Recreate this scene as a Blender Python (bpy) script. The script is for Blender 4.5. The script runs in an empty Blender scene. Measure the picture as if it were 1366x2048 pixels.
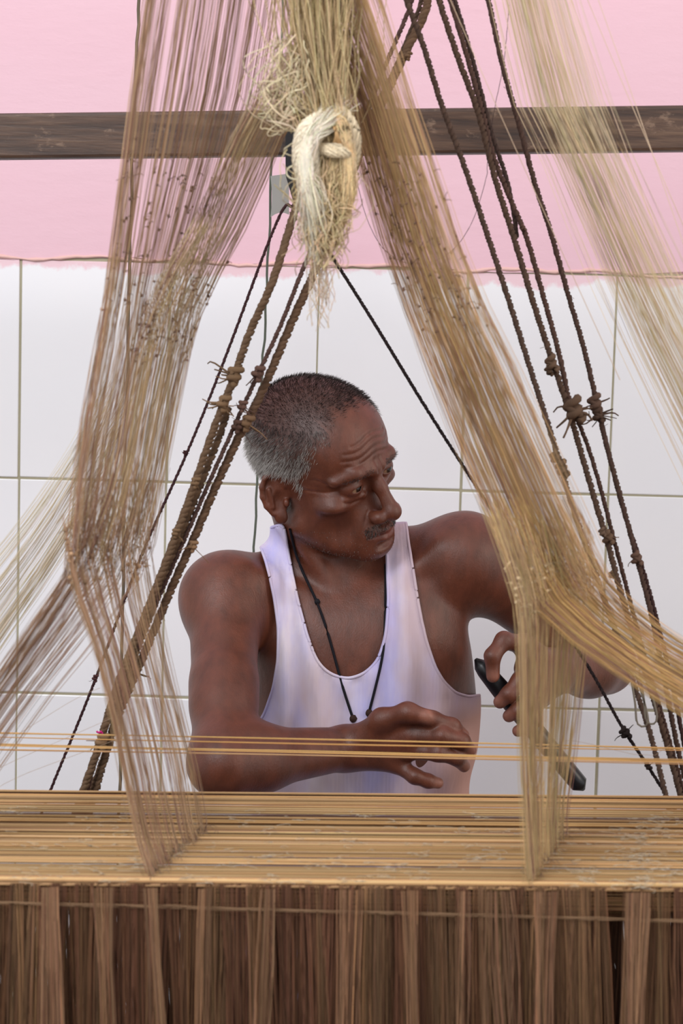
import bpy, math, random
import numpy as np
from mathutils import Vector, Matrix
from mathutils.bvhtree import BVHTree

rng = np.random.default_rng(7)
random.seed(7)
SC = bpy.context.scene
COL = SC.collection

# ------------------------------------------------------------------ camera
F_PX = 4551.0                       # focal length in pixels of a 1366 x 2048 frame
CAM = np.array([0.0, 0.0, 1.45])
_p, _a = math.radians(7.0), math.radians(1.6)
FWD = np.array([0, math.cos(_p), -math.sin(_p)])
_r0 = np.array([1.0, 0, 0]); _u0 = np.array([0, math.sin(_p), math.cos(_p)])
RGT = _r0 * math.cos(_a) + _u0 * math.sin(_a)
UPV = -_r0 * math.sin(_a) + _u0 * math.cos(_a)
cd = bpy.data.cameras.new('camera'); cam = bpy.data.objects.new('camera', cd); COL.objects.link(cam)
M = Matrix.Identity(4)
for i in range(3):
    M[i][0], M[i][1], M[i][2], M[i][3] = RGT[i], UPV[i], -FWD[i], CAM[i]
cam.matrix_world = M
cd.sensor_fit = 'VERTICAL'; cd.sensor_height = 36.0; cd.sensor_width = 24.0
cd.lens = F_PX * 36.0 / 2048.0
cd.dof.use_dof = True; cd.dof.focus_distance = 2.82; cd.dof.aperture_fstop = 9.0
SC.camera = cam

# ------------------------------------------------------------------ world, lamps, exposure
w = bpy.data.worlds.new('world'); SC.world = w; w.use_nodes = True
bg = w.node_tree.nodes['Background']
bg.inputs[0].default_value = (0.93, 0.95, 1.0, 1); bg.inputs[1].default_value = 0.92
def area(name, loc, target, size, power, col):
    l = bpy.data.lights.new(name, 'AREA'); l.shape = 'RECTANGLE'; l.size, l.size_y = size
    l.energy = power; l.color = col
    o = bpy.data.objects.new(name, l); COL.objects.link(o); o.location = loc
    o.rotation_euler = (Vector(target) - Vector(loc)).to_track_quat('-Z', 'Y').to_euler()
    return o
area('window_light', (-1.3, 0.2, 3.1), (0.0, 3.0, 0.95), (1.6, 1.2), 62, (0.97, 0.98, 1.0))
area('warm_side_light', (2.3, 1.6, 1.9), (0.05, 2.9, 1.05), (0.9, 1.3), 16, (1.0, 0.83, 0.66))  # dim warm light from the right, its source unseen
SC.view_settings.view_transform = 'Standard'; SC.view_settings.look = 'None'
SC.view_settings.gamma = 1.0; SC.view_settings.use_curve_mapping = False
SC.view_settings.exposure = 0.14

# ------------------------------------------------------------------ helpers
def at(x, y, Y):
    d = FWD + RGT * ((x - 683.0) / F_PX) + UPV * ((1024.0 - y) / F_PX)
    return CAM + d * (Y / d[1])
def proj(P):
    d = np.asarray(P) - CAM; z = d @ FWD
    return np.stack([683 + F_PX * (d @ RGT) / z, 1024 - F_PX * (d @ UPV) / z], -1)
def lin(*c):
    c = np.array(c, float) / 255.0
    return np.where(c <= 0.04045, c / 12.92, ((c + 0.055) / 1.055) ** 2.4)

def make_mesh(name, V, Fs, cols=None, smooth=True):
    """Fs: list of int arrays (n,3) or (n,4)"""
    me = bpy.data.meshes.new(name)
    V = np.asarray(V, np.float32)
    Fs = [np.asarray(f, np.int32) for f in Fs if len(f)]
    me.vertices.add(len(V)); me.vertices.foreach_set('co', V.ravel())
    loops = np.concatenate([f.ravel() for f in Fs]); sizes = np.concatenate([np.full(len(f), f.shape[1], np.int32) for f in Fs])
    starts = np.concatenate([[0], np.cumsum(sizes)[:-1]]).astype(np.int32)
    me.loops.add(len(loops)); me.loops.foreach_set('vertex_index', loops.astype(np.int32))
    me.polygons.add(len(sizes)); me.polygons.foreach_set('loop_start', starts)
    me.polygons.foreach_set('use_smooth', np.full(len(sizes), smooth, bool))
    me.update(calc_edges=True)
    if cols is not None:
        a = me.color_attributes.new('Col', 'FLOAT_COLOR', 'POINT')
        c4 = np.ones((len(V), 4), np.float32); c4[:, :3] = cols
        a.data.foreach_set('color', c4.ravel())
    return me
def obj(name, me, mat, parent=None):
    o = bpy.data.objects.new(name, me); COL.objects.link(o)
    if mat is not None: me.materials.append(mat)
    if parent is not None: o.parent = parent
    return o
def empty(name, loc=(0, 0, 0)):
    # things are built in world coordinates; the empty marks the thing
    o = bpy.data.objects.new(name, None); o.empty_display_size = .05; COL.objects.link(o); return o
def tag(o, label=None, cat=None, group=None, kind=None):
    if label: o['label'] = label
    if cat: o['category'] = cat
    if group: o['group'] = group
    if kind: o['kind'] = kind
    return o

class Geo:
    def __init__(s): s.V = []; s.Q = []; s.T = []; s.C = []; s.n = 0
    def add(s, V, Q=None, T=None, C=(1, 1, 1)):
        V = np.asarray(V, float).reshape(-1, 3)
        C = np.asarray(C, float)
        s.C.append(np.broadcast_to(C, V.shape) if C.ndim == 1 else C)
        if Q is not None and len(Q): s.Q.append(np.asarray(Q) + s.n)
        if T is not None and len(T): s.T.append(np.asarray(T) + s.n)
        s.V.append(V); s.n += len(V)
    def tubes(s, P, r, C=(1, 1, 1), sides=3, cap=False):
        """P (N,n,3) polylines; r scalar / (N,) / (N,n); C (3,) or (N,3)"""
        P = np.asarray(P, float)
        if P.ndim == 2: P = P[None]
        N, n, _ = P.shape
        t = np.gradient(P, axis=1); t /= np.linalg.norm(t, axis=2, keepdims=True) + 1e-12
        ref = np.where(np.abs(t[..., 2:3]) > .9, np.array([0, 1., 0]), np.array([0, 0, 1.]))
        u = np.cross(t, ref); u /= np.linalg.norm(u, axis=2, keepdims=True) + 1e-12
        v = np.cross(t, u)
        r = np.asarray(r, float)
        if r.ndim == 0: r = np.full((N, n), float(r))
        elif r.ndim == 1: r = np.repeat(r[:, None], n, 1)
        a = np.arange(sides) * 2 * np.pi / sides
        ring = P[:, :, None] + r[..., None, None] * (np.cos(a)[:, None] * u[:, :, None] + np.sin(a)[:, None] * v[:, :, None])
        idx = np.arange(N * n * sides).reshape(N, n, sides)
        j = np.roll(np.arange(sides), -1)
        Q = np.stack([idx[:, :-1, :], idx[:, :-1, j], idx[:, 1:, j], idx[:, 1:, :]], -1).reshape(-1, 4)
        C = np.asarray(C, float)
        if C.ndim == 2: C = np.repeat(C, n * sides, 0)
        T = None
        if cap and sides > 2:
            T = np.concatenate([np.stack([idx[:, e, 0], idx[:, e, k], idx[:, e, k + 1]], -1) for e in (0, -1) for k in range(1, sides - 1)])
        s.add(ring.reshape(-1, 3), Q, T, C)
    def blob(s, c, r, C=(1, 1, 1), seed=0, lump=.25):
        """small lumpy ball, r scalar or 3-vector"""
        nu, nv = 8, 6
        g = np.random.default_rng(seed)
        th = np.linspace(0, np.pi, nv + 1); ph = np.arange(nu) * 2 * np.pi / nu
        P = np.stack([np.outer(np.sin(th), np.cos(ph)), np.outer(np.sin(th), np.sin(ph)), np.outer(np.cos(th), np.ones(nu))], -1)
        P = P * (1 + lump * (g.random((nv + 1, nu, 1)) - .5)) * np.asarray(r, float)
        idx = np.arange((nv + 1) * nu).reshape(nv + 1, nu); j = np.roll(np.arange(nu), -1)
        Q = np.stack([idx[:-1], idx[1:], idx[1:][:, j], idx[:-1][:, j]], -1).reshape(-1, 4)
        s.add(P.reshape(-1, 3) + np.asarray(c), Q, None, C)
    def box(s, lo, hi, C=(1, 1, 1), M=None):
        lo = np.asarray(lo, float); hi = np.asarray(hi, float)
        V = np.array([[x, y, z] for x in (0, 1) for y in (0, 1) for z in (0, 1)]) * (hi - lo) + lo
        if M is not None: V = V @ np.asarray(M).T
        s.add(V, [[0, 1, 3, 2], [4, 6, 7, 5], [0, 4, 5, 1], [2, 3, 7, 6], [0, 2, 6, 4], [1, 5, 7, 3]], None, C)
    def build(s, name, mat, parent=None, smooth=True):
        me = make_mesh(name, np.concatenate(s.V), ([np.concatenate(s.Q)] if s.Q else []) + ([np.concatenate(s.T)] if s.T else []),
                       np.concatenate(s.C), smooth)
        return obj(name, me, mat, parent)

def spline(P, n):
    """Catmull-Rom through P (k,3) or (N,k,3), resampled to n points by chord length of the mean curve"""
    P = np.asarray(P, float); one = P.ndim == 2
    if one: P = P[None]
    mean = P.mean(0)
    L = np.concatenate([[0], np.cumsum(np.linalg.norm(np.diff(mean, axis=0), axis=1))])
    s = np.linspace(0, L[-1], n); k = np.clip(np.searchsorted(L, s, side='right') - 1, 0, len(L) - 2)
    f = ((s - L[k]) / (L[k + 1] - L[k]))[None, :, None]
    Pp = np.concatenate([2 * P[:, :1] - P[:, 1:2], P, 2 * P[:, -1:] - P[:, -2:-1]], 1)
    a, b, c, d = Pp[:, k], Pp[:, k + 1], Pp[:, k + 2], Pp[:, k + 3]
    R = .5 * (2 * b + (c - a) * f + (2 * a - 5 * b + 4 * c - d) * f ** 2 + (3 * b - a - 3 * c + d) * f ** 3)
    return R[0] if one else R

# ------------------------------------------------------------------ materials
def mat(name, rough=.6, base=None, attr=False, spec=.5):
    m = bpy.data.materials.new(name); m.use_nodes = True
    nt = m.node_tree; b = nt.nodes['Principled BSDF']
    b.inputs['Roughness'].default_value = rough; b.inputs['Specular IOR Level'].default_value = spec
    if base is not None: b.inputs['Base Color'].default_value = (*base, 1)
    if attr:
        a = nt.nodes.new('ShaderNodeVertexColor'); a.layer_name = 'Col'
        nt.links.new(a.outputs['Color'], b.inputs['Base Color'])
    return m, nt, b
def node(nt, typ, **kw):
    n = nt.nodes.new(typ)
    for k, v in kw.items():
        if k.startswith('i_'): n.inputs[k[2:].replace('_', ' ')].default_value = v
        else: setattr(n, k, v)
    return n
def noise(nt, scale, detail=4, rough=.55, vec=None, dim='3D'):
    n = node(nt, 'ShaderNodeTexNoise', i_Scale=scale, i_Detail=detail, i_Roughness=rough)
    if vec is not None: nt.links.new(vec, n.inputs['Vector'])
    return n
def ramp(nt, src, stops):
    r = node(nt, 'ShaderNodeValToRGB'); e = r.color_ramp.elements
    while len(e) < len(stops): e.new(.5)
    for i, (p, c) in enumerate(stops):
        e[i].position = p; e[i].color = (*c, 1) if len(c) == 3 else c
    nt.links.new(src, r.inputs[0]); return r
def mix(nt, fac, a, b, mode='MIX'):
    m = node(nt, 'ShaderNodeMix', data_type='RGBA', blend_type=mode)
    for s, v in ((0, fac), (6, a), (7, b)):
        if isinstance(v, (int, float)): m.inputs[s].default_value = v
        elif isinstance(v, (tuple, np.ndarray)): m.inputs[s].default_value = (*v, 1)
        else: nt.links.new(v, m.inputs[s])
    return m.outputs[2]
def bump(nt, b, h, strength, dist):
    n = node(nt, 'ShaderNodeBump', i_Strength=strength, i_Distance=dist)
    nt.links.new(h, n.inputs['Height']); nt.links.new(n.outputs[0], b.inputs['Normal']); return n
def pos(nt, scale=(1, 1, 1)):
    g = node(nt, 'ShaderNodeTexCoord'); mp = node(nt, 'ShaderNodeMapping'); mp.inputs['Scale'].default_value = scale
    nt.links.new(g.outputs['Object'], mp.inputs['Vector']); return mp.outputs[0]

M_YARN, nt, b = mat('yarn', .75, attr=True, spec=.25)
M_SILK, nt, b = mat('silk_yarn', .5, attr=True, spec=.4)
M_ROPE, nt, b = mat('rope_fibre', .9, attr=True, spec=.15)
nz = noise(nt, 900, 3); bump(nt, b, nz.outputs[0], .5, .001)
M_SKIN, nt, b = mat('skin', .42, attr=True, spec=.5)
a = nt.nodes['Color Attribute'] if 'Color Attribute' in nt.nodes else [n for n in nt.nodes if n.type == 'VERTEX_COLOR'][0]
n1 = noise(nt, 38, 6, .6); r1 = ramp(nt, n1.outputs[0], [(.3, (.72, .70, .68)), (.7, (1.22, 1.16, 1.12))])
c1 = mix(nt, 1.0, a.outputs[0], r1.outputs[0], 'MULTIPLY'); nt.links.new(c1, b.inputs['Base Color'])
n2 = noise(nt, 420, 4, .6); n3 = noise(nt, 90, 4, .6)
ad = node(nt, 'ShaderNodeMath', operation='ADD'); nt.links.new(n2.outputs[0], ad.inputs[0]); nt.links.new(n3.outputs[0], ad.inputs[1])
bump(nt, b, ad.outputs[0], .35, .0012)
b.inputs['Subsurface Weight'].default_value = .08; b.inputs['Subsurface Radius'].default_value = (.012, .004, .002); b.inputs['Subsurface Scale'].default_value = .5
M_HAIR, nt, b = mat('hair_strands', .55, attr=True, spec=.3)
M_EYE, nt, b = mat('eyeball', .12, attr=True)
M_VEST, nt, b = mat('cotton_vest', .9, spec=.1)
v = pos(nt)
n1 = noise(nt, 20, 5, .6, pos(nt, (1, .6, .28))); n2 = noise(nt, 9, 4, .55, pos(nt, (1, .7, .5)))
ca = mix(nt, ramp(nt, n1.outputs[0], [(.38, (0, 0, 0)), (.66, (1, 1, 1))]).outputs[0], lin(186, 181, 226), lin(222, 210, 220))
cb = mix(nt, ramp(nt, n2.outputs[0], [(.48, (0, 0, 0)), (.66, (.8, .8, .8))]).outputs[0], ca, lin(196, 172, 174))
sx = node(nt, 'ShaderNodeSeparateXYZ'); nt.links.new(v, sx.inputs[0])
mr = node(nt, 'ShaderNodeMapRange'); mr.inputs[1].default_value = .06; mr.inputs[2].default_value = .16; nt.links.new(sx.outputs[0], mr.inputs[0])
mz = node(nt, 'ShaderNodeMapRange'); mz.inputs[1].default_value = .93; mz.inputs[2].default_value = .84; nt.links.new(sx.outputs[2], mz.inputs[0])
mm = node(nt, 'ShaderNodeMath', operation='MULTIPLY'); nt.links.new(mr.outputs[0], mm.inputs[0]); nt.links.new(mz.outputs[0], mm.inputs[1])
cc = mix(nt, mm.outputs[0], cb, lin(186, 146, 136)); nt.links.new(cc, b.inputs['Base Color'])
wv = node(nt, 'ShaderNodeTexWave', i_Scale=60.0, i_Distortion=6.0, i_Detail=3.0); nt.links.new(pos(nt, (1, .6, .22)), wv.inputs[0])
n3 = noise(nt, 700, 2); ad = node(nt, 'ShaderNodeMath', operation='MULTIPLY_ADD'); nt.links.new(n3.outputs[0], ad.inputs[0]); ad.inputs[1].default_value = .25
nf = noise(nt, 26, 3, .5, pos(nt, (1, .7, .22))); ad2 = node(nt, 'ShaderNodeMath', operation='MULTIPLY_ADD'); nt.links.new(nf.outputs[0], ad2.inputs[0]); ad2.inputs[1].default_value = 9.0
wm = node(nt, 'ShaderNodeMath', operation='MULTIPLY'); wm.inputs[1].default_value = .22; nt.links.new(wv.outputs[1], wm.inputs[0]); nt.links.new(wm.outputs[0], ad.inputs[2]); nt.links.new(ad.outputs[0], ad2.inputs[2]); bump(nt, b, ad2.outputs[0], .32, .0015)
M_CLOTH, nt, b = mat('checked_wrap_cloth', .9, lin(92, 96, 120), spec=.1)
M_BLACK, nt, b = mat('black_lacquered_wood', .35, lin(18, 17, 20))
M_CORD, nt, b = mat('black_cord', .8, lin(24, 22, 28), spec=.2)
M_GREY, nt, b = mat('grey_rubber', .7, lin(146, 143, 138), spec=.3)
M_STR, nt, b = mat('grey_green_string', .8, attr=True, spec=.2)
# beam: old dark wood, grain along its length, pale rubbed scratches
M_BEAM, nt, b = mat('old_dark_wood', .5)
v = pos(nt, (3, 40, 40)); n1 = noise(nt, 3, 8, .65, v); n2 = noise(nt, 26, 6, .7, pos(nt, (1, 3, 2)))
c1 = ramp(nt, n1.outputs[0], [(.3, lin(44, 30, 24)), (.55, lin(80, 57, 43)), (.75, lin(112, 86, 66))]).outputs[0]
sc = ramp(nt, n2.outputs[0], [(.58, (0, 0, 0)), (.66, (.55, .55, .55))]).outputs[0]
c2 = mix(nt, sc, c1, lin(138, 112, 92)); nt.links.new(c2, b.inputs['Base Color']); bump(nt, b, n1.outputs[0], .4, .002)
M_BENCH, nt, b = mat('bench_wood', .7, lin(120, 86, 58))
# painted plaster
PINK = lin(243, 203, 217)
M_PINK, nt, b = mat('pink_limewash', .85, spec=.2)
n1 = noise(nt, 5, 5, .6); n2 = noise(nt, 90, 5, .6)
c1 = mix(nt, n1.outputs[0], lin(227, 181, 193), lin(230, 196, 205)); nt.links.new(c1, b.inputs['Base Color']); bump(nt, b, n2.outputs[0], .25, .004)
# glazed tile with pink paint smeared over its upper border
M_TILE, nt, b = mat('glazed_tile', .22)
g = node(nt, 'ShaderNodeNewGeometry'); sx = node(nt, 'ShaderNodeSeparateXYZ'); nt.links.new(g.outputs['Position'], sx.inputs[0])
n1 = noise(nt, 9, 6, .65, g.outputs['Position']); n2 = noise(nt, 3.5, 4, .6, g.outputs['Position'])
TILE_TOP_Z = float(at(683, 535, 3.3)[2])
mr = node(nt, 'ShaderNodeMapRange'); mr.inputs[1].default_value = TILE_TOP_Z - .062; mr.inputs[2].default_value = TILE_TOP_Z + .02
nt.links.new(sx.outputs[2], mr.inputs[0])
ad = node(nt, 'ShaderNodeMath', operation='ADD'); nt.links.new(n1.outputs[0], ad.inputs[0]); nt.links.new(mr.outputs[0], ad.inputs[1])
pk = ramp(nt, ad.outputs[0], [(1.0, (0, 0, 0)), (1.06, (.9, .9, .9))]); pk.color_ramp.elements[0].position = .98
hf = node(nt, 'ShaderNodeMath', operation='MULTIPLY'); hf.inputs[1].default_value = .82; nt.links.new(ad.outputs[0], hf.inputs[0])
pk = ramp(nt, hf.outputs[0], [(.86, (0, 0, 0)), (.93, (.85, .85, .85))])
ct = mix(nt, n2.outputs[0], lin(237, 236, 240), lin(244, 241, 241))
nt.links.new(mix(nt, pk.outputs[0], ct, lin(236, 196, 204)), b.inputs['Base Color'])
M_GROUT, nt, b = mat('grout', .95, spec=.1)
n1 = noise(nt, 30, 4); nt.links.new(mix(nt, n1.outputs[0], lin(150, 142, 112), lin(188, 182, 160)), b.inputs['Base Color'])
M_FLOOR, nt, b = mat('dusty_concrete', .9, spec=.2)
n1 = noise(nt, 12, 8, .6); nt.links.new(mix(nt, n1.outputs[0], lin(86, 72, 64), lin(122, 106, 95)), b.inputs['Base Color'])

# ------------------------------------------------------------------ setting
WY = 3.30
def box_mesh(name, lo, hi, material, parent=None, bevel=0.0):
    g = Geo(); g.box(lo, hi); o = g.build(name, material, parent, smooth=False)
    if bevel:
        md = o.modifiers.new('bevel', 'BEVEL'); md.width = bevel; md.segments = 2; md.limit_method = 'ANGLE'
    return o
floor = box_mesh('floor', (-2.6, -1.2, -.1), (2.6, WY + .01, 0), M_FLOOR); tag(floor, 'dusty concrete floor under the loom', 'floor', kind='structure')
TZ0 = TILE_TOP_Z
tz = [TZ0, float(at(683, 971, WY)[2]), float(at(683, 1404, WY)[2])]
TH = (tz[0] - tz[2]) / 2
xs = [at(38, 952, WY)[0], at(328, 960, WY)[0], at(922, 976, WY)[0], at(1217, 985, WY)[0]]
TW = (xs[3] - xs[0]) / 4
# plaster body behind: the upper wall stands 6 mm proud of the tile bed so that it meets the tile faces
wall = empty('wall_back'); tag(wall, 'back wall painted pink above white glazed tiles', 'wall', kind='structure')
g = Geo()
nx, nzz = 60, 30
X = np.linspace(-2.6, 2.6, nx); Z = np.linspace(TZ0 + .002, 3.2, nzz)
VX, VZ = np.meshgrid(X, Z, indexing='ij')
VZ[:, 0] += .006 * np.sin(X * 23) * np.sin(X * 7 + 1)
V = np.stack([VX, np.full_like(VX, WY - .001) + .0012 * np.sin(VX * 9) * np.cos(VZ * 7), VZ], -1).reshape(-1, 3)
idx = np.arange(nx * nzz).reshape(nx, nzz)
g.add(V, np.stack([idx[:-1, :-1], idx[1:, :-1], idx[1:, 1:], idx[:-1, 1:]], -1).reshape(-1, 4))
g.box((-2.6, WY + .002, TZ0 - .004), (2.6, WY + .12, 3.2))
g.build('painted_plaster', M_PINK, wall)
bed = box_mesh('grout_bed', (-2.6, WY + .0015, 0), (2.6, WY + .12, TZ0 + .004), M_GROUT, wall)
JT = .0016
tile_me = None
tg = Geo(); tg.box((JT, 0, JT), (TW - JT, .010, TH - JT)); tmpl = tg.build('tile', M_TILE, wall, smooth=False)
md = tmpl.modifiers.new('bevel', 'BEVEL'); md.width = .0015; md.segments = 2
x0 = xs[0] - 3 * TW
n = 0
for r in range(4):
    for c in range(10):
        o = tmpl if n == 0 else tmpl.copy()
        if n: COL.objects.link(o)
        zz = TZ0 - (r + 1) * TH
        o.location = (x0 + c * TW + random.uniform(-.0006, .0006), WY + random.uniform(-.0006, .0006), zz + random.uniform(-.0006, .0006))
        o.rotation_euler = (random.uniform(-.002, .002), 0, random.uniform(-.003, .003)); n += 1
lip = Geo()    # ragged brownish plaster edge where the paint stops on the tiles
Pl = [[x, WY - .0015, TZ0 + .003 + .004 * math.sin(x * 31) * math.sin(x * 11) + random.uniform(-.001, .001)] for x in np.linspace(-1.4, 1.4, 240)]
lip.tubes(np.array(Pl), rng.uniform(.0012, .0034, (1, 240)), lin(226, 184, 176), 5); lip.build('plaster_lip', M_YARN, wall)

# ------------------------------------------------------------------ beam
bm = empty('loom_beam'); tag(bm, 'dark brown wooden beam crossing the pink wall above the man', 'beam', kind='thing')
A0, A1 = at(0, 272, 2.72), at(1366, 256, 2.72)
dx = (A1 - A0) / np.linalg.norm(A1 - A0); up = np.cross(dx, [0, 1, 0]); up = up / np.linalg.norm(up); dy = np.cross(up, dx)
Mx = np.stack([dx, dy, up], 1); mid = (A0 + A1) / 2
hh = .5 * 89 / F_PX * 2.72
g = Geo(); g.box((-.98, 0, -hh), (.98, .06, hh), M=Mx); g.V[0] += mid
o = g.build('beam_bar', M_BEAM, bm, smooth=False); md = o.modifiers.new('bevel', 'BEVEL'); md.width = .004; md.segments = 2
for s in (-1, 1):
    p = mid + dx * s * .93
    o = box_mesh('post', (p[0] - .035, p[1] + .0602, 0), (p[0] + .035, p[1] + .13, p[2] + .09), M_BEAM, bm, .004)
b0, b1 = at(570, 255, 2.70), at(612, 404, 2.70)
g = Geo(); t_ = [at(571, 262, 2.70), at(613, 262, 2.70), at(606, 402, 2.70), at(586, 402, 2.70), at(571, 350, 2.70)]
V = [p for p in t_] + [p + np.array([0, .018, 0]) for p in t_]
g.add(V, [[i, (i + 1) % 5, (i + 1) % 5 + 5, i + 5] for i in range(5)], [[0, 1, 4], [1, 2, 4], [2, 3, 4], [5, 9, 6], [6, 9, 7], [7, 9, 8]])
o = g.build('bracket', M_BLACK, bm, smooth=False); o['label'] = 'black bracket under the beam'

# ------------------------------------------------------------------ implicit body
class Grid:
    def __init__(s, lo, hi, h):
        s.lo = np.asarray(lo, float); s.h = h
        s.n = np.ceil((np.asarray(hi) - s.lo) / h).astype(int) + 1
        s.ax = [(s.lo[i] + h * np.arange(s.n[i])).astype(np.float32) for i in range(3)]
        s.d = np.full(s.n, .08, np.float32)
    def apply(s, pr):
        kind, k, c, R_, fn = pr
        lo = np.floor((c - R_ - k - .012 - s.lo) / s.h).astype(int); hi = np.ceil((c + R_ + k + .012 - s.lo) / s.h).astype(int) + 1
        lo = np.maximum(lo, 0); hi = np.minimum(hi, s.n)
        if (lo >= hi).any(): return
        sl = tuple(slice(a, b) for a, b in zip(lo, hi))
        x = s.ax[0][sl[0]][:, None, None]; y = s.ax[1][sl[1]][None, :, None]; z = s.ax[2][sl[2]][None, None, :]
        e = fn(x, y, z); d = s.d[sl]
        if kind == 'u':
            hq = np.maximum(k - np.abs(d - e), 0); s.d[sl] = np.minimum(d, e) - hq * hq / (4 * k)
        else:
            e = -e; hq = np.maximum(k - np.abs(d - e), 0); s.d[sl] = np.maximum(d, e) + hq * hq / (4 * k)
    def surface(s, keep=None, iso=0.0):
        d = s.d - iso; ins = d < 0
        cnt = sum(ins[a:a - 1 or None, b:b - 1 or None, c:c - 1 or None].astype(np.int8) for a in (0, 1) for b in (0, 1) for c in (0, 1))
        act = np.argwhere((cnt > 0) & (cnt < 8))
        vid = np.full(np.array(d.shape) - 1, -1, np.int32); vid[tuple(act.T)] = np.arange(len(act))
        acc = np.zeros((len(act), 3)); num = np.zeros(len(act))
        cs = [np.array(q) for q in ((0, 0, 0), (0, 0, 1), (0, 1, 0), (0, 1, 1), (1, 0, 0), (1, 0, 1), (1, 1, 0), (1, 1, 1))]
        val = [d[tuple((act + q).T)] for q in cs]
        for i in range(8):
            for j in range(i + 1, 8):
                if np.abs(cs[i] - cs[j]).sum() != 1: continue
                m = (val[i] < 0) != (val[j] < 0); t = np.where(m, val[i] / np.where(m, val[i] - val[j], 1), 0)
                acc += np.where(m[:, None], cs[i] + t[:, None] * (cs[j] - cs[i]), 0); num += m
        V = s.lo + s.h * (act + acc / num[:, None])
        Q = []
        for ax in range(3):
            o1, o2 = [q for q in range(3) if q != ax]
            s0 = [slice(1, -1)] * 3; s0[ax] = slice(0, -1); s1 = list(s0); s1[ax] = slice(1, None)
            a0, a1 = ins[tuple(s0)], ins[tuple(s1)]
            e = np.argwhere(a0 != a1)
            if not len(e): continue
            flip = a0[tuple(e.T)]
            e[:, o1] += 1; e[:, o2] += 1
            u1 = np.zeros(3, int); u1[o1] = 1; u2 = np.zeros(3, int); u2[o2] = 1
            q = np.stack([vid[tuple((e - u1 - u2).T)], vid[tuple((e - u2).T)], vid[tuple(e.T)], vid[tuple((e - u1).T)]], 1)
            if ax == 1: flip = ~flip
            q[~flip] = q[~flip][:, ::-1]
            Q.append(q)
        Q = np.concatenate(Q); Q = Q[(Q >= 0).all(1)]
        if keep is not None:
            kv = keep(V); Q = Q[kv[Q].all(1)]
        used = np.unique(Q); mp = np.full(len(V), -1); mp[used] = np.arange(len(used))
        return V[used], mp[Q]
def ell(kind, k, c, r, Rm=None):
    c = np.asarray(c, float); r = np.asarray(r, float); Rm = np.eye(3) if Rm is None else np.asarray(Rm)
    cf = c.astype(np.float32); rf = r.astype(np.float32); Rf = Rm.astype(np.float32)
    def fn(x, y, z):
        x = x - cf[0]; y = y - cf[1]; z = z - cf[2]
        k0 = 0; k1 = 0
        for i in range(3):
            q = (Rf[0, i] * x + Rf[1, i] * y + Rf[2, i] * z) / rf[i]
            k0 = k0 + q * q; k1 = k1 + (q / rf[i]) ** 2
        k0 = np.sqrt(k0); return k0 * (k0 - 1) / np.sqrt(k1 + 1e-12)
    ext = np.sqrt((Rm ** 2 * r ** 2).sum(1))
    return (kind, k, c, ext, fn)
def cone(kind, k, a, b, r1, r2):
    a = np.asarray(a, float); b = np.asarray(b, float); ba = (b - a).astype(np.float32); af = a.astype(np.float32); L2 = float(ba @ ba) + 1e-12
    def fn(x, y, z):
        x = x - af[0]; y = y - af[1]; z = z - af[2]
        h = np.clip((x * ba[0] + y * ba[1] + z * ba[2]) / L2, 0, 1)
        return np.sqrt((x - h * ba[0]) ** 2 + (y - h * ba[1]) ** 2 + (z - h * ba[2]) ** 2) - (r1 + (r2 - r1) * h)
    R_ = max(r1, r2)
    return (kind, k, (a + b) / 2, np.abs(b - a) / 2 + R_, fn)

# --- head frame (facing +y, his right = +x, up z), in centimetres
HC = np.array([-.0256, 2.8763, 1.1560]) * .982 + np.array([0, 0, 1.45]) * .018; HS = .0099 * .982
def rot(yaw, pit, rol):
    cy, sy, cp, sp, cr, sr = math.cos(yaw), math.sin(yaw), math.cos(pit), math.sin(pit), math.cos(rol), math.sin(rol)
    return np.array([[cy, -sy, 0], [sy, cy, 0], [0, 0, 1]]) @ np.array([[1, 0, 0], [0, cp, -sp], [0, sp, cp]]) @ np.array([[cr, 0, sr], [0, 1, 0], [-sr, 0, cr]])
HR = rot(math.radians(231.9), math.radians(-6.3), math.radians(19.6))
def hw(*p): return HC + HR @ (np.array(p, float) * HS)
def hl(P): return (np.asarray(P) - HC) @ HR / HS
def hE(kind, k, c, r, Rl=None): return ell(kind, k * HS, hw(*c), np.array(r) * HS, HR if Rl is None else HR @ Rl)
def hK(kind, k, a, b, r1, r2=None): return cone(kind, k * HS, hw(*a), hw(*b), r1 * HS, (r1 if r2 is None else r2) * HS)

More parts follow.
